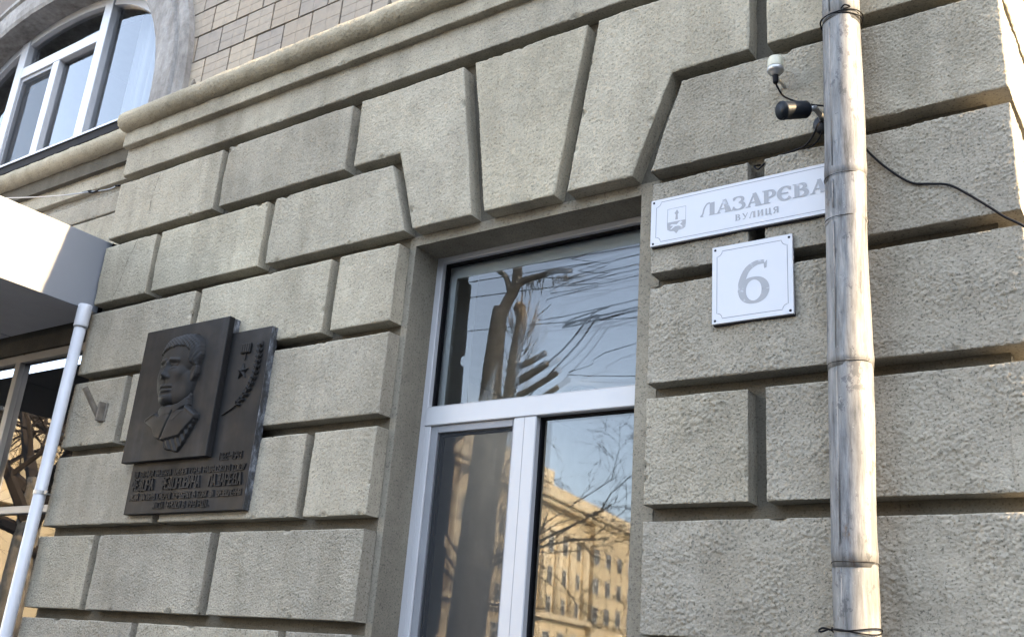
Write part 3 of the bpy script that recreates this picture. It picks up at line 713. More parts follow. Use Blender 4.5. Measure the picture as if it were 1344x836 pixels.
sh_o = [(-1.585, 3.332), (-1.585, 3.262), (-1.583, 3.246), (-1.574, 3.240), (-1.556, 3.237), (-1.547, 3.226), (-1.538, 3.237), (-1.520, 3.240), (-1.511, 3.246), (-1.509, 3.262), (-1.509, 3.332)]
F.ribbon(sh_o, .0024, True)
F.poly([(-1.584, 3.276), (-1.584, 3.262), (-1.583, 3.246), (-1.574, 3.240), (-1.556, 3.237), (-1.547, 3.226), (-1.538, 3.237), (-1.520, 3.240), (-1.511, 3.246), (-1.510, 3.262), (-1.510, 3.276)])
F.poly([(-1.552, 3.283), (-1.541, 3.283), (-1.5425, 3.304), (-1.538, 3.310), (-1.5415, 3.318), (-1.5455, 3.325), (-1.550, 3.318), (-1.556, 3.311), (-1.5505, 3.304)])
F.m.build('emblem', M_PRINT, sg)
F = Flat(YG-.0011)
F.poly([(-1.575, 3.262), (-1.565, 3.266), (-1.545, 3.262), (-1.537, 3.270), (-1.529, 3.274), (-1.521, 3.268), (-1.526, 3.265), (-1.531, 3.260), (-1.521, 3.251), (-1.526, 3.250), (-1.538, 3.255), (-1.552, 3.255), (-1.568, 3.245), (-1.572, 3.246), (-1.560, 3.258), (-1.568, 3.260)])
F.m.build('emblem_horse', M_SIGN, sg)
screws([(-1.644, 3.372), (-1.644, 3.199), (-.938, 3.372), (-.938, 3.199)], YG, sg)

# ================================================================== house number sign
ng = thing('house_number_sign', 'square white house number sign with large grey numeral six', 'sign', (-1.25, 0, 2.84))
MB().box(-1.400, -1.100, YG, -.006, 2.838, 3.136, .001).build('plate', M_SIGN, ng)
MB().box(-1.3985, -1.1015, -.0058, .004, 2.8345, 3.134).build('backing', M_SIGNEDGE, ng)
F = Flat(YG-.0003); border(F, -1.381, -1.119, 2.857, 3.117, .0022, .020); F.m.build('border', M_SIGNLINE, ng)
F = Flat(YG-.0004); glyph(F, '6', -1.306, 2.897, .120, .158); F.m.build('numeral', M_PRINT, ng)
screws([(-1.388, 3.124), (-1.112, 3.124), (-1.388, 2.850), (-1.112, 2.850)], YG, ng)

# ================================================================== memorial plaque
pq = thing('memorial_plaque', 'dark bronze memorial plaque with a relief bust, star, laurel and raised text', 'plaque', (-4.2, 0, 2.23))
bp = MB().box(-4.634, -3.722, -.038, .006, 2.243, 3.150, .003).build('back_plate', M_BRONZE, pq)
MB().box(-3.7219, -3.7195, -.0375, .006, 2.245, 3.148).build('corroded_edge', M_BRONZE_E, pq, label='pale corroded side edge')
MB().box(-4.690, -4.012, -.075, -.0385, 2.506, 3.231, .003).build('front_plate', M_BRONZE, pq)
MB().box(-4.08, -4.02, -.0384, .004, 3.155, 3.2295).build('packing_block', M_BRONZE_E, pq)
STROKES = {'А': [[(0,0),(.5,1),(1,0)],[(.2,.35),(.8,.35)]], 'Б': [[(.9,1),(0,1),(0,0),(.9,0),(.9,.5),(0,.5)]], 'В': [[(0,0),(0,1),(.8,1),(.8,.55),(0,.5)],[(.8,.5),(1,.4),(1,0),(0,0)]], 'Г': [[(0,0),(0,1),(.9,1)]], 'Д': [[(0,-.1),(0,.05),(1,.05),(1,-.1)],[(.2,.05),(.3,1),(.85,1),(.85,.05)]],
 'Е': [[(.9,1),(0,1),(0,0),(.9,0)],[(0,.5),(.7,.5)]], 'З': [[(0,1),(1,1),(1,.55),(.3,.5)],[(1,.45),(1,0),(0,0)]], 'И': [[(0,1),(0,0),(1,1),(1,0)]], 'Й': [[(0,1),(0,0),(1,1),(1,0)],[(.3,1.2),(.7,1.2)]], 'І': [[(.5,0),(.5,1)]], 'К': [[(0,0),(0,1)],[(.9,1),(0,.5),(1,0)]],
 'Л': [[(0,0),(.35,1),(1,1),(1,0)]], 'М': [[(0,0),(0,1),(.5,.3),(1,1),(1,0)]], 'Н': [[(0,0),(0,1)],[(1,0),(1,1)],[(0,.5),(1,.5)]], 'О': [[(0,0),(0,1),(1,1),(1,0),(0,0)]], 'Р': [[(0,0),(0,1),(1,1),(1,.5),(0,.5)]], 'С': [[(1,1),(0,1),(0,0),(1,0)]], 'Т': [[(.5,0),(.5,1)],[(0,1),(1,1)]],
 'У': [[(0,1),(.5,.45)],[(1,1),(.3,0)]], 'Ф': [[(.5,0),(.5,1)],[(0,.85),(1,.85),(1,.35),(0,.35),(0,.85)]], 'Х': [[(0,0),(1,1)],[(0,1),(1,0)]], 'Ц': [[(0,1),(0,0),(1.1,0),(1.1,-.15)],[(.9,0),(.9,1)]], 'Ч': [[(0,1),(0,.5),(1,.5)],[(1,0),(1,1)]], 'Ь': [[(0,1),(0,0),(.9,0),(.9,.5),(0,.5)]], 'Ю': [[(0,0),(0,1)],[(0,.5),(.35,.5)],[(.35,0),(.35,1),(1,1),(1,0),(.35,0)]], 'Я': [[(1,0),(1,1),(.1,1),(.1,.5),(1,.5)],[(.5,.5),(0,0)]],
 '1': [[(.2,.8),(.6,1),(.6,0)]], '2': [[(0,1),(1,1),(1,.5),(0,.4),(0,0),(1,0)]], '3': [[(0,1),(1,1),(1,0),(0,0)],[(.3,.5),(1,.5)]], '4': [[(0,1),(0,.45),(1,.45)],[(1,1),(1,0)]], '9': [[(1,.5),(0,.5),(0,1),(1,1),(1,0),(0,0)]], '-': [[(0,.5),(1,.5)]], '.': [[(.3,0),(.3,.08)]], ',': [[(.3,.05),(.2,-.15)]]}
def raised(text, x0, x1, zb, h, y, depth, parent, st=.16):
    adv = (x1-x0)/(len(text)-.28); wd = adv*.70; m = MB(); s = h*st*.5
    for i, ch in enumerate(text):
        if ch == ' ':
            if m.v: m.build('lettering', M_BRONZE, parent); m = MB()
        for line in STROKES.get(ch, []):
            for (a, b), (c, d) in zip(line, line[1:]):
                p = Vector((x0+i*adv+a*wd, zb+b*h)); q = Vector((x0+i*adv+c*wd, zb+d*h)); e = (q-p).normalized(); n = Vector((-e.y, e.x))*s*.9; e = e*s*.8
                P = [p-e+n, q+e+n, q+e-n, p-e-n]; jy = y-depth+random.uniform(-.0008, .0008)
                m.prism([(v.x, v.y) for v in P], jy, y+.001)
    if m.v: m.build('lettering', M_BRONZE, parent)
raised('1922-1943', -3.955, -3.787, 2.490, .033, -.038, .006, pq)
raised('ЦЯ ВУЛИЦЯ НАЗВАНА ІМЕНЕМ ГЕРОЯ РАДЯНСЬКОГО СОЮЗУ', -4.596, -3.748, 2.434, .027, -.038, .006, pq, .2)
raised('ФЕДОРА  ФЕДОРОВИЧА  ЛАЗАРЕВА', -4.596, -3.760, 2.365, .053, -.038, .008, pq, .15)
raised('ЯКИЙ ЗАГИНУВ СМЕРТЮ ХОРОБРИХ В БОЯХ ЗА ВИЗВОЛЕННЯ', -4.596, -3.750, 2.314, .028, -.038, .006, pq, .2)
raised('МІСТА ЧЕРКАСИ В 1943 РОЦІ.', -4.394, -3.961, 2.268, .029, -.038, .006, pq, .18)
# star medal and laurel
m = MB(); sp = [(-3.873+(.042 if i % 2 == 0 else .017)*math.sin(i*math.pi/5), 2.925+(.042 if i % 2 == 0 else .017)*math.cos(i*math.pi/5)) for i in range(10)]
V = [(x, -.054, z) for x, z in sp]+[(-3.873, -.070, 2.925)]+[(x, -.049, z) for x, z in sp]
m.add(V, [(i, (i+1) % 10, 10) for i in range(10)]+[(i, i+11, (i+1) % 10+11, (i+1) % 10) for i in range(10)]); m.build('star', M_BRONZE, pq).location = (-.012, .0115, .004)
m = MB(); m.box(-3.908, -3.838, -.061, -.049, 3.020, 3.072, .003)
for i in range(4): m.box(-3.902+i*.016, -3.892+i*.016, -.0635, -.061, 3.026, 3.066)
m.box(-3.877, -3.869, -.055, -.049, 2.985, 3.02); m.build('medal_bar', M_BRONZE, pq).location = (-.012, .0115, .004)
stem = smooth_path([(-3.971, -.055, 2.712), (-3.881, -.056, 2.752), (-3.815, -.057, 2.816), (-3.780, -.057, 2.894), (-3.770, -.056, 2.976), (-3.772, -.055, 3.055)], 6)
m = MB(); m.tube(stem, .004, 6)
for k in range(6, len(stem)-1, 2):
    p = stem[k]; t = (stem[k+1]-stem[k-1]).normalized()
    for sgn in (-1, 1):
        nrm = Vector((-t.z*sgn, 0, t.x*sgn)); d = (t*.85+nrm*.5).normalized(); L = .040; q = Vector((-d.z, 0, d.x))
        V = [p, p+d*L*.5+q*.010, p+d*L, p+d*L*.5-q*.010, p+d*L*.5+Vector((0, -.012, 0))]
        m.add(V, [(0, 1, 4), (1, 2, 4), (2, 3, 4), (3, 0, 4)])
m.build('laurel_branch', M_BRONZE, pq).location = (-.012, .0115, .004)
# relief bust as a carved height field on the front plate
def bust():
    st = .0036; xs = np.arange(-4.545, -4.085, st); zs = np.arange(2.525, 3.185, st); X, Zz = np.meshgrid(xs, zs)
    def ell(cx, cz, rx, rz, h, rot=0.0, p=2.0):
        c, s = math.cos(R(rot)), math.sin(R(rot)); u = ((X-cx)*c+(Zz-cz)*s)/rx; v = (-(X-cx)*s+(Zz-cz)*c)/rz
        q = np.clip(1-(np.abs(u)**p+np.abs(v)**p), 0, None); return h*q**.5
    def gs(cx, cz, sx, sz, h, rot=0.0):
        c, s = math.cos(R(rot)), math.sin(R(rot)); u = ((X-cx)*c+(Zz-cz)*s)/sx; v = (-(X-cx)*s+(Zz-cz)*c)/sz; return h*np.exp(-.5*(u*u+v*v))
    def seg(a, b, s, h):
        ax, az = a; bx, bz = b; t = np.clip(((X-ax)*(bx-ax)+(Zz-az)*(bz-az))/((bx-ax)**2+(bz-az)**2), 0, 1); d = np.hypot(X-ax-t*(bx-ax), Zz-az-t*(bz-az)); return h*np.exp(-.5*(d/s)**2)
    def inpoly(P):
        ins = np.zeros(X.shape, bool)
        for (ax, az), (bx, bz) in zip(P, P[1:]+P[:1]):
            c = ((az > Zz) != (bz > Zz)); ins ^= c & (X < (bx-ax)*(Zz-az)/((bz-az) or 1e-9)+ax)
        return ins
    face = np.maximum(ell(-4.352, 2.985, .140, .180, .088, -4, 3.0), ell(-4.325, 2.90, .135, .115, .080, -14, 2.6))
    face = np.maximum(face, ell(-4.372, 2.842, .085, .062, .084, 0, 2.4))           # chin
    cran = ell(-4.315, 3.045, .150, .120, .088, 0, 2.5)
    head = np.maximum(face, cran)
    H = head.copy(); on = head > .004
    det = np.zeros_like(H)
    det += seg((-4.388, 3.002), (-4.392, 2.945), .009, .020) + gs(-4.392, 2.935, .013, .012, .024) + gs(-4.365, 2.928, .009, .007, .010) + gs(-4.415, 2.928, .008, .007, .008) + gs(-4.39, 2.918, .018, .004, -.008)
    det += seg((-4.458, 3.018), (-4.412, 3.024), .0065, .010) + seg((-4.368, 3.024), (-4.298, 3.014), .0065, .011)
    det += gs(-4.435, 2.993, .020, .012, -.026) + gs(-4.336, 2.991, .026, .012, -.028) + gs(-4.436, 2.989, .011, .0065, .016) + gs(-4.337, 2.987, .015, .007, .018)
    det += seg((-4.455, 2.998), (-4.418, 2.999), .0028, .008) + seg((-4.362, 2.998), (-4.312, 2.995), .0028, .009) + seg((-4.36, 2.977), (-4.315, 2.977), .0028, .005)
    det += seg((-4.412, 2.884), (-4.335, 2.880), .0050, .009) + seg((-4.405, 2.862), (-4.342, 2.859), .0062, .010) + seg((-4.416, 2.873), (-4.328, 2.869), .0026, -.010)
    det += gs(-4.373, 2.842, .028, .007, -.012) + gs(-4.372, 2.815, .024, .016, .012) + gs(-4.285, 2.945, .030, .02, .010) + gs(-4.45, 2.945, .02, .02, .006)
    det += gs(-4.27, 2.885, .035, .045, -.012) + gs(-4.385, 2.900, .006, .010, -.005)
    H = H + det*on*1.2
    # ear
    ear = ell(-4.198, 2.945, .026, .048, .018, -12); H = np.where(ear > 0, np.maximum(H, .038+ear), H); H -= gs(-4.200, 2.947, .010, .024, .012, -12)
    # hair cap with a quiff
    hp = [(-4.498, 3.068), (-4.478, 3.118), (-4.41, 3.152), (-4.33, 3.168), (-4.24, 3.160), (-4.185, 3.110), (-4.163, 3.04), (-4.178, 2.985), (-4.200, 2.985), (-4.222, 3.000), (-4.235, 3.03), (-4.222, 3.055), (-4.26, 3.085), (-4.33, 3.096), (-4.40, 3.090), (-4.455, 3.070)]
    hair = inpoly(hp); wave = .004*np.sin((X*1.1+Zz*.9)*210+8*np.sin(Zz*30)) + .0025*np.sin((X-Zz*.6)*330)
    H = np.where(hair, np.maximum(H, .02)+.016+wave, H)
    # neck, collar, tunic
    nk = inpoly([(-4.415, 2.85), (-4.425, 2.745), (-4.20, 2.745), (-4.205, 2.90)]); ncx = np.clip(1-((X+4.31)/.115)**2, 0, 1)**.5
    H = np.where(nk & ~on, .018+.048*ncx, H)
    col = inpoly([(-4.44, 2.752), (-4.40, 2.775), (-4.30, 2.772), (-4.20, 2.815), (-4.19, 2.775), (-4.28, 2.735), (-4.40, 2.725)]); H = np.where(col & ~on, .034+.046*ncx, H)
    bp_ = [(-4.522, 2.706), (-4.512, 2.722), (-4.425, 2.752), (-4.20, 2.772), (-4.118, 2.722), (-4.118, 2.700), (-4.165, 2.625), (-4.195, 2.575), (-4.233, 2.536), (-4.335, 2.558), (-4.355, 2.600), (-4.411, 2.618), (-4.440, 2.665), (-4.492, 2.690)]
    tb = inpoly(bp_); chest = .02+.055*np.clip(1-((X+4.33)/.24)**2, 0, 1)**.6*np.clip((Zz-2.45)/.25, .35, 1)
    H = np.where(tb & ~on & ~col & ~nk, chest, H)
    low = inpoly([(-4.411, 2.618), (-4.355, 2.600), (-4.22, 2.616), (-4.118, 2.706), (-4.165, 2.625), (-4.195, 2.575), (-4.233, 2.536), (-4.335, 2.558)]); H = np.where(low & tb, chest*.62+.006*np.sin(X*160+Zz*90), H)
    H = H + np.where(tb & ~on, seg((-4.285, 2.745), (-4.36, 2.612), .003, -.012)+seg((-4.20, 2.752), (-4.27, 2.70), .003, .004)+seg((-4.51, 2.712), (-4.43, 2.742), .004, .008)+seg((-4.20, 2.76), (-4.125, 2.712), .004, .008), 0)
    keep = on | hair | nk | col | tb | (ear > 0)
    # soften
    for _ in range(1): H = (H*4+np.roll(H, 1, 0)+np.roll(H, -1, 0)+np.roll(H, 1, 1)+np.roll(H, -1, 1))/8
    H = np.where(keep, np.maximum(H, .002), -.002)
    V = np.stack([X, -.0745-H*.56, Zz], -1).reshape(-1, 3); n0, n1 = X.shape; I = np.arange(n0*n1).reshape(n0, n1)
    Q = np.stack([I[:-1, :-1], I[:-1, 1:], I[1:, 1:], I[1:, :-1]], -1).reshape(-1, 4); Q = Q[keep.ravel()[Q].any(1)]
    used, inv = np.unique(Q, return_inverse=True); return V[used], inv.reshape(-1, 4)
V, Fq = bust(); link('portrait_relief', mesh_np(V, Fq, pq), M_BRONZE, pq, True)

# ================================================================== security camera, sensor and their cables
sc_ = thing('security_camera', 'small black bullet security camera on a wall bracket beside the metal downpipe', 'camera', (-.99, -.005, 3.56))
P1 = Vector((-1.066, -.212, 3.514)); P2 = Vector((-1.002, -.118, 3.552)); ax_ = (P1-P2).normalized()
m = MB(); lathe(m, P2, ax_, [(-.004, .012), (0, .026), (.008, .031), (.075, .032), (.105, .033), (.113, .033), (.116, .030), (.108, .0285), (.107, .001)], 28); m.build('body', M_CAMB, sc_, True)
m = MB(); lathe(m, P2+ax_*.1075, ax_, [(0, .0275), (.0015, .0275), (.002, .0235), (.0005, .023)], 26); m.build('bezel_ring', M_STEEL, sc_, True)
m = MB(); lathe(m, P2+ax_*.1055, ax_, [(0, .023), (.002, .023), (.003, .015), (.0015, .012), (.004, .008), (.0055, .004), (.006, .0003)], 24); m.build('lens', M_LENS, sc_, True)
MB().tube([P2+Vector((.004, .002, .0)), (-.985, -.085, 3.570), (-.978, -.05, 3.562), (-.978, -.02, 3.556)], [.011, .011, .010, .012], 12).build('bracket_arm', M_STEEL, sc_, True)
m = MB(); lathe(m, (-.982, .005, 3.548), (0, -1, 0), [(0, .036), (.018, .035), (.024, .028), (.025, .001)], 24); m.build('mount_base', M_CAMB, sc_, True)
ds = thing('dome_sensor', 'cream dome sensor on a ringed metal base above the black camera', 'sensor', (-1.124, -.09, 3.71))
m = MB(); lathe(m, (-1.124, -.09, 3.776), (0, 0, 1), [(0, .029), (.004, .030), (.036, .028), (.044, .024), (.048, .014), (.049, .0005)], 26); m.build('dome', M_CREAM, ds, True)
m = MB(); lathe(m, (-1.124, -.09, 3.745), (0, 0, 1), [(0, .012), (.004, .018), (.012, .021), (.014, .026), (.018, .030), (.026, .031), (.031, .030)], 26); m.build('metal_base', M_STEEL, ds, True)
m = MB(); lathe(m, (-1.124, -.09, 3.712), (0, 0, 1), [(0, .007), (.006, .010), (.030, .0105), (.034, .012)], 16); m.build('plug', M_BLACK, ds, True)
MB().tube([(-1.124, -.085, 3.74), (-1.122, -.04, 3.745), (-1.122, .006, 3.745)], .006, 8).build('wall_bracket', M_STEEL, ds)
def cable(name, label, P, r, cat='cable', mat=M_BLACK):
    return tag(MB().tube(smooth_path(P, 8), r, 7).build(name, mat, None, True), label, cat)
cable('sensor_cable', 'short black cable joining the cream dome sensor to the black camera mount', [(-1.124, -.09, 3.714), (-1.120, -.075, 3.698), (-1.105, -.05, 3.672), (-1.05, -.032, 3.640), (-1.0, -.030, 3.618), (-.962, -.03, 3.60), (-.955, -.03, 3.57), (-.978, -.026, 3.552)], .0036)
cable('camera_cable', 'black cable drooping from the camera mount into the joint above the street sign', [(-.982, -.026, 3.548), (-.990, -.045, 3.525), (-1.010, -.035, 3.495), (-1.045, -.02, 3.470), (-1.10, .012, 3.478), (-1.16, .03, 3.482), (-1.205, .02, 3.462), (-1.232, .012, 3.436), (-1.250, .02, 3.452), (-1.262, .05, 3.475), (-1.25, .075, 3.488)], .0036)
cable('camera_cable', 'thinner black cable hanging behind the camera, close along the wall', [(-.972, -.026, 3.548), (-.975, -.03, 3.518), (-.995, -.016, 3.488), (-1.04, .03, 3.49), (-1.12, .06, 3.498), (-1.20, .07, 3.49)], .0028)
cable('wall_cable', 'black cable sagging across the blocks from the metal downpipe to the building corner', [(-.85, -.03, 3.43), (-.823, -.012, 3.385), (-.768, -.011, 3.313), (-.698, -.010, 3.245), (-.639, -.010, 3.226), (-.582, -.010, 3.209), (-.527, -.011, 3.163), (-.465, -.012, 3.101), (-.428, -.012, 3.062), (-.366, -.010, 3.006), (-.355, .05, 2.96), (-.36, .3, 2.93), (-.36, .9, 2.92)], .0042)
cable('guy_wire', 'thin pale wire stretched above the canopy to a hook in the bay corner', [(-5.44, -.01, 4.335), (-5.55, -.10, 4.275), (-6.1, -.52, 4.16), (-8.0, -2.0, 3.95), (-14.0, -6.6, 3.85)], .0035, 'wire', M_STEEL)
m = MB(); m.tube([(-5.425, .02, 4.345), (-5.45, -.02, 4.33)], .006, 8); m.tube(smooth_path([(-5.52, -.075, 4.29), (-5.545, -.10, 4.268), (-5.575, -.115, 4.276), (-5.56, -.10, 4.285), (-5.60, -.135, 4.262)], 4), .006, 6)
tag(m.build('wire_hook', M_BLACK), 'dark twisted hook holding the thin wire at the bay corner', 'hook')
for (x, z, s, lab) in ((-5.02, 4.985, 1.0, 'small dark broken stub poking up behind the moulding near the arched window'), (-3.36, 4.995, .8, 'small dark broken stub poking up behind the moulding above the wall blocks')):
    m = MB(); m.tube([(x-.012, .10, z-.20), (x-.010, .10, z-.02), (x+.004, .095, z+.03*s), (x+.006, .09, z+.055*s)], [.012, .015*s, .014*s, .006*s], 8); m.tube([(x-.02, .09, z-.03), (x+.012, .085, z+.012)], [.012*s, .006*s], 7)
    tag(m.build('metal_stub', M_RUST), lab, 'stub')
# flag holder
fh = thing('flag_holder', 'short rusty angled tube flag holder bolted beside the bronze plaque', 'flag holder', (-5.055, 0, 2.80))
MB().tube([(-5.085, -.006, 2.795), (-5.098, -.125, 2.945)], .0165, 18, cap=False).build('tube', M_RUST, fh, True)
m = MB(); m.tube([(-5.097, -.115, 2.933), (-5.098, -.118, 2.937)], .0155, 16); m.build('tube_bore', M_SEAL, fh)
m = MB(); m.box(-5.066, -5.052, -.045, .004, 2.775, 2.885, .002); m.box(-5.0519, -5.035, -.008, .004, 2.778, 2.882, .002); m.box(-5.10, -5.066, -.008, .004, 2.775, 2.80, .002); m.build('bracket', M_RUST, fh)

# ================================================================== inside: lamp, curtain
lm = thing('ceiling_lamp', 'small round lit ceiling lamp seen through the right lower pane', 'lamp', (-3.66, 2.82, 3.60))
m = MB(); lathe(m, (-3.70, 2.90, 3.625), (0, 0, -1), [(0, .10), (.02, .10), (.03, .085)], 24); m.build('ring', M_WHITE, lm)
m = MB(); lathe(m, (-3.70, 2.90, 3.594), (0, 0, -1), [(0, .08), (.004, .075), (.005, .001)], 24); m.build('diffuser', M_LAMP, lm)
def curtain(x0, x1, y, z0, z1):
    n = 120; V = []; Fc = []
    for i in range(n+1):
        x = x0+(x1-x0)*i/n; yy = y+.025*math.sin(i*.55)+.012*math.sin(i*1.3+1)
        V += [(x, yy, z0), (x, yy+.01*math.sin(i*.3), z1)]
    for i in range(n): Fc.append((2*i, 2*i+2, 2*i+3, 2*i+1))
    return MB().add(V, Fc)
tag(curtain(-6.62, -5.35, .55, 4.76, 7.3).build('curtain', M_CURT, None, True), 'sheer white curtain hanging inside the right light of the arched window', 'curtain')

# ================================================================== across the street (seen in the glass)
opp = thing('civic_building', 'sunlit ochre civic building with half columns and cornice, reflected in the window', 'building', (-60, -84.5, 0))
T = Vector((-.165, -.986, 0)).normalized(); Nn = Vector((T.y*-1, T.x, 0)); Nn = Vector((.986, -.165, 0)).normalized()
O0 = Vector((-60, -84.5, 0))
def obox(m, s0, s1, d0, d1, z0, z1):
    c = [O0+T*s+Nn*d+Vector((0, 0, z)) for s in (s0, s1) for d in (d0, d1) for z in (z0, z1)]
    m.add(c, [(0,1,3,2), (4,6,7,5), (0,4,5,1), (2,3,7,6), (0,2,6,4), (1,5,7,3)])
m = MB(); obox(m, -70, 45, -14, 0, 0, 20.0); ow_ = m.build('wall', M_YELLOW, opp)
m = MB(); obox(m, -71, 46, -14, 1.1, 19.8, 20.3); obox(m, -71, 46, -14, 1.6, 20.3, 21.0); obox(m, -70, 45, -14, .3, 21.0, 22.2); obox(m, -70.2, 45.2, 0, .5, 17.2, 17.7); obox(m, -70.3, 45.3, 0, .8, 7.9, 8.4); m.build('cornice', M_YELLOW2, opp)
m = MB(); obox(m, -20, 5, -13, .5, 22.2, 23.6); m.build('attic', M_YELLOW2, opp)
m = MB(); obox(m, 17.8, 45, 0, .8, 0, 20.4); m.build('end_pavilion', M_YELLOW, opp)
wmesh = None
for b in range(-16, 11):
    s = b*4.1+2.0; dd = .8 if s > 17 else 0.0
    for z in (16.0, 12.6, 9.4, 5.4):
        hh = 1.9 if z != 5.4 else 2.6
        m = MB(); obox(m, s-.8, s+.8, dd-.05, dd+.03, z-hh/2, z+hh/2); wd_ = m.build('window', M_DGLASS, opp)
        m = MB()
        obox(m, s-.85, s-.70, dd, dd+.12, z-hh/2, z+hh/2); obox(m, s+.70, s+.85, dd, dd+.12, z-hh/2, z+hh/2); obox(m, s-.05, s+.05, dd, dd+.10, z-hh/2, z+hh/2); obox(m, s-.70, s+.70, dd, dd+.11, z+hh*.18, z+hh*.24); obox(m, s-.70, s+.70, dd, dd+.13, z+hh/2-.12, z+hh/2); obox(m, s-.70, s+.70, dd, dd+.14, z-hh/2, z-hh/2+.1)
        m.build('frame', M_WHITE, wd_)
    if s < 15:
        m = MB(); p = O0+T*(s+2.05)+Nn*.15; m.tube([p+Vector((0, 0, 8.4)), p+Vector((0, 0, 17.2))], [.62, .52], 14); m.build('half_column', M_YELLOW2, opp, True)
# trees
def branch(mb, p, d, L, r, lvl, rnd, maxl, droop, sides):
    n = 4; P = [p]; rad = [r]
    for i in range(n):
        d = (d + Vector((rnd.uniform(-1, 1), rnd.uniform(-1, 1), rnd.uniform(-1, 1)))*.22 + Vector((0, 0, droop))).normalized()
        P.append(P[-1]+d*L/n); rad.append(r*(1-.55*(i+1)/n))
    mb.tube(P, rad, sides, cap=False)
    if lvl >= maxl: return
    k = rnd.randint(3, 5)
    for i in range(k):
        t = rnd.uniform(.3, 1.0); j = min(int(t*n), n-1); q = P[j].lerp(P[j+1], t*n-j)
        a = d.orthogonal(); a.rotate(Matrix.Rotation(rnd.uniform(0, 6.28), 3, d)); dd = (d*.75+a*rnd.uniform(.45, .9)).normalized()
        branch(mb, q, dd, L*rnd.uniform(.5, .72), max(rad[j]*.55, .0035), lvl+1, rnd, maxl, droop, max(3, sides-1))
def bare_tree(x, y, h, seed, label, r=.2, maxl=4, lean=(0, 0), dirs=None, droop=-.02):
    rnd = random.Random(seed); t = thing('bare_tree', label, 'tree', (x, y, 0), 'bare street trees across the road')
    m = MB(); top = Vector((x+lean[0], y+lean[1], h*.45)); m.tube(smooth_path([(x, y, -.05), (x+lean[0]*.4, y+lean[1]*.4, h*.2), top], 5), [r*1.25]+[r*(1-.03*i) for i in range(10)], 12); m.build('trunk', M_BARK, t, True)
    c = MB()
    for i in range(7):
        a = i*2.4+rnd.uniform(-.4, .4); d = Vector((math.cos(a), math.sin(a), rnd.uniform(.35, 1.3))).normalized()
        branch(c, top-Vector((0, 0, rnd.uniform(0, h*.14))), d, h*rnd.uniform(.24, .34), r*.45, 1, rnd, maxl, droop, 6)
    c.build('crown', M_TWIG, t); return t
bare_tree(-10.7, -10.0, 8.2, 3, 'slender bare tree reflected above the civic building cornice', .07, 5, (.3, .2), droop=-.05)
bare_tree(-16.9, -6.0, 9.5, 5, 'thick bare tree reflected in the shopfront glass beside its mullion', .26, 5)
bare_tree(-19.8, -9.5, 13, 8, 'tall bare tree reflected higher up in the arched window', .24, 4)
bare_tree(-24.5, -7.0, 15, 12, 'tallest bare tree standing beyond the shopfront reflection', .26, 4)
# pollarded trees
pt = thing('pollarded_tree', 'pollarded thick tree with sawn stubs reflected in the upper pane', 'tree', (-6.8, -5, 0), 'pollarded street trees')
m = MB(); m.tube(smooth_path([(-6.85, -5, -.05), (-6.68, -5, 2.0), (-6.63, -5, 3.04), (-6.57, -5, 4.21), (-6.57, -5, 4.74), (-6.55, -5, 5.29), (-6.53, -5, 5.62)], 4), [.185-.0042*i for i in range(25)], 14); m.build('trunk', M_BARK, pt, True)
def limb(mb, P, r0, r1, parent, cut=True):
    mb.tube(smooth_path(P, 4), [r0+(r1-r0)*i/((len(P)-1)*4) for i in range((len(P)-1)*4+1)], 10)
m = MB(); limb(m, [(-6.56, -5, 5.40), (-6.46, -5.03, 5.69), (-6.39, -5.05, 5.84), (-6.36, -5.05, 6.01), (-6.34, -5, 6.25), (-6.30, -5, 6.50), (-6.2, -5, 7.3)], .07, .045, pt); limb(m, [(-6.41, -5, 5.80), (-6.48, -5, 5.99), (-6.59, -5, 6.09), (-6.71, -5, 6.17)], .035, .025, pt); limb(m, [(-6.39, -5, 5.82), (-6.20, -5, 5.91), (-5.99, -5, 5.93), (-5.79, -5, 5.95), (-5.58, -5, 5.92)], .04, .03, pt)
rn = random.Random(4)
for i in range(40):
    t = rn.random(); p = Vector((-6.30+t*.7, -5, 5.9)); d = Vector((rn.uniform(-.4, .4), rn.uniform(-.6, .6), -1)).normalized(); m.tube([p, p+d*rn.uniform(.05, .22)], .005, 4)
m.build('limbs', M_BARK, pt, True)
pt = thing('pollarded_tree', 'broken pollarded tree with four sawn limbs pointing one way', 'tree', (-7.6, -6.5, 0), 'pollarded street trees')
m = MB(); m.tube(smooth_path([(-7.62, -6.5, -.05), (-7.56, -6.5, 3.28), (-7.51, -6.5, 4.25), (-7.39, -6.5, 5.04), (-7.34, -6.5, 5.66), (-7.28, -6.5, 6.08), (-7.34, -6.5, 6.28)], 4), [.10-.0014*i for i in range(25)], 12); m.build('trunk', M_BARK, pt, True)
m = MB(); cm = MB()
for a, b, r in (((-7.38, -6.5, 5.41), (-6.87, -6.5, 5.57), .04), ((-7.38, -6.5, 5.20), (-6.84, -6.5, 5.43), .05), ((-7.39, -6.5, 4.99), (-6.68, -6.5, 5.28), .038), ((-7.42, -6.5, 4.75), (-6.65, -6.5, 5.09), .034)):
    a, b = Vector(a), Vector(b); m.tube([a, (a+b)/2+Vector((0, 0, -.02)), b], [r*1.1, r, r*.95], 12); d = (b-a).normalized(); cm.tube([b-d*.005, b+d*.006], r*.9, 12)
for i in range(170):
    z = rn.uniform(3.4, 6.1); p = Vector((-7.6+.115*(z-3.2), -6.5, z)); a = rn.uniform(0, 6.28); d = Vector((math.cos(a), math.sin(a), rn.uniform(.2, 1.2))).normalized(); m.tube([p, p+d*rn.uniform(.1, .3), p+d*.3+Vector((0, 0, rn.uniform(.05, .3)))], [.007, .005, .003], 4, False)
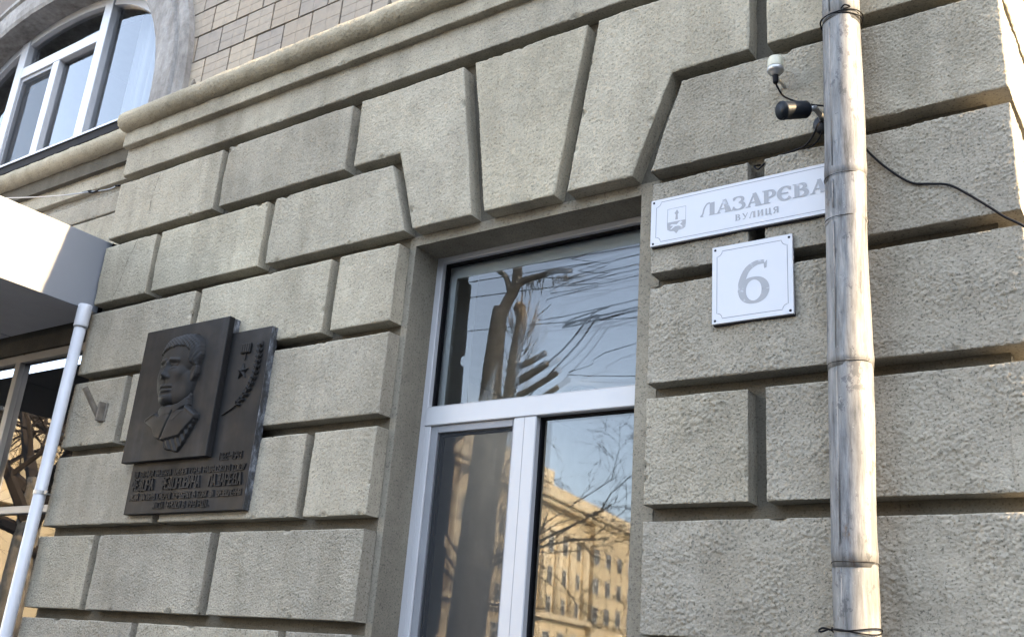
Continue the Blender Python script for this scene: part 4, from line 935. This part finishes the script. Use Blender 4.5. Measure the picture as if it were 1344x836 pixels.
m.build('limbs', M_BARK, pt); cm.tube([(-7.33, -6.5, 6.26), (-7.352, -6.5, 6.33)], [.09, .05], 10); cm.build('sawn_ends', M_CUT, pt)
# overhead wires between two poles
for x, nm in ((-40, 'tall concrete pole carrying the overhead wires far along the street'), (9, 'tall concrete pole carrying the overhead wires near the corner')):
    p = thing('utility_pole', nm, 'pole', (x, -8, 0)); MB().tube([(x, -8, 0), (x, -8, 8.6)], [.16, .1], 12).build('shaft', M_PAVE, p, True); MB().box(x-.06, x+.06, -8.8, -7.2, 8.1, 8.25).build('crossarm', M_PAVE, p)
wl = [([(-40, -8, 8.1), (-8.37, -8, 7.85), (-7.52, -8, 7.60), (-6.85, -8, 7.41), (-6.33, -8, 7.32), (9, -8, 8.1)], .007), ([(-40, -8.2, 8.1), (-8.36, -8.2, 7.75), (-7.51, -8.2, 7.48), (-6.98, -8.2, 7.36), (-6.32, -8.2, 7.34), (9, -8.2, 8.1)], .007), ([(-40, -7.8, 8.1), (-9.61, -7.8, 7.45), (-8.33, -7.8, 7.34), (-7.36, -7.8, 7.2), (-6.32, -7.8, 7.04), (9, -7.8, 8.1)], .007),
      ([(-40, -7.6, 8.1), (-9.57, -7.6, 7.1), (-7.67, -7.6, 6.79), (-6.3, -7.6, 6.58), (9, -7.6, 8.1)], .007), ([(-40, -8.4, 8.1), (-8.27, -8.4, 6.80), (-7.29, -8.4, 6.10), (-6.34, -8.4, 5.75), (9, -8.4, 4.5)], .007), ([(-10.0, -8, 4.4), (-8.66, -8, 5.51), (-7.62, -8, 6.14), (-7.13, -8, 6.63), (-6.82, -8, 6.73), (-6.3, -8, 6.66), (9, -8.1, 8.1)], .013), ([(-9.6, -8, 4.0), (-8.17, -8, 5.46), (-7.36, -8, 6.19), (-6.94, -8, 6.62), (-6.3, -8, 6.61), (9, -7.9, 8.1)], .013)]
for (P, r), wlab in zip(wl, ('topmost', 'second', 'third', 'lowest level', 'slanting', 'thick rising', 'thick doubled rising')):
    o = MB().tube(smooth_path(P, 6), r, 5).build('overhead_wire', M_BLACK); tag(o, wlab+' overhead wire strung along the street, reflected in the upper pane', 'wire', 'overhead wires')
# globe lamps and flags before the civic building
for (s, d, z, n, lab) in ((-1.5, 22, 8.6, 3, 'cluster street lamp with dark and pale globes by the building end'), (7.5, 22, 7.6, 5, 'cluster street lamp with five white globes')):
    p = O0+T*s+Nn*d; l = thing('globe_lamp', lab, 'street lamp', tuple(p), 'globe street lamps')
    MB().tube([p, p+Vector((0, 0, z-1.0))], [.12, .07], 10).build('post', M_DARKTRIM, l)
    for i in range(n):
        a = i*2*math.pi/n; c = p+Vector((.8*math.cos(a), .8*math.sin(a), z-.6)); m = MB(); lathe(m, c-Vector((0, 0, .38)), (0, 0, 1), [(.0, .05), (.06, .2), (.2, .34), (.38, .4), (.56, .34), (.7, .2), (.76, .02)], 14); gl = m.build('globe', M_GLOBE, l, True)
        m = MB(); m.tube([p+Vector((0, 0, z-1.3)), c-Vector((0, 0, .36))], .04, 6); m.build('arm', M_DARKTRIM, l)
for i, s in enumerate((12.5, 15.0)):
    p = O0+T*s+Nn*16; f_ = thing('flagpole', ('flagpole with a blue and yellow flag before the civic building', 'flagpole with a blue and yellow flag by the end pavilion')[i], 'flag', tuple(p), 'flagpoles'); MB().tube([p, p+Vector((0, 0, 11))], [.08, .05], 8).build('pole', M_WHITE, f_)
    for z0, z1, mt in ((9.7, 10.6, M_FLAGB), (8.8, 9.7, M_FLAGY)):
        n = 14; V = []; Fl = []
        for k in range(n+1):
            q = p - T*(k*.22) + Nn*(.22*math.sin(k*.8)) + Vector((0, 0, -.05*k)); V += [q+Vector((0, 0, z0)), q+Vector((0, 0, z1))]
        for k in range(n): Fl.append((2*k, 2*k+2, 2*k+3, 2*k+1))
        MB().add(V, Fl).build('flag_band', mt, f_, True)

# unseen block of flats, added so that its shadow lies along the roadway
fb = thing('added_shade_block', 'plain grey block of flats added out of view to shade the roadway', 'building', (30, -16, 0))
MB().box(28, 44, -36, 1.35, 0, 21).build('wall', M_STONEB, fb); MB().box(27.7, 44.3, -36.3, 1.45, 21, 21.6).build('roof', M_PAVE, fb)
for j in range(6):
    for i in range(11): MB().box(27.93, 28.03, -34.5+i*3.2, -33.0+i*3.2, 1.6+j*3.2, 3.3+j*3.2).build('window', M_DGLASS, fb)

# unseen houses across the street, added to block low sky light
for (x0, x1, y, h, lab) in ((-14, 18, -52, 15, 'long beige house added out of view across the street to block low sky'), (20, 60, -56, 18, 'taller beige house added out of view by the side road to block low sky')):
    hb = thing('added_house', lab, 'building', ((x0+x1)/2, y, 0), 'added houses across the street')
    MB().box(x0, x1, y-12, y, 0, h).build('wall', M_STONEB, hb); MB().box(x0-.4, x1+.4, y-12.4, y+.4, h, h+.6).build('cornice', M_YELLOW2, hb)
    for j in range(int(h/3.4)):
        for i in range(int((x1-x0)/3.2)): MB().box(x0+1+i*3.2, x0+2.4+i*3.2, y-.05, y+.03, 1.2+j*3.4, 3.1+j*3.4).build('window', M_DGLASS, hb)
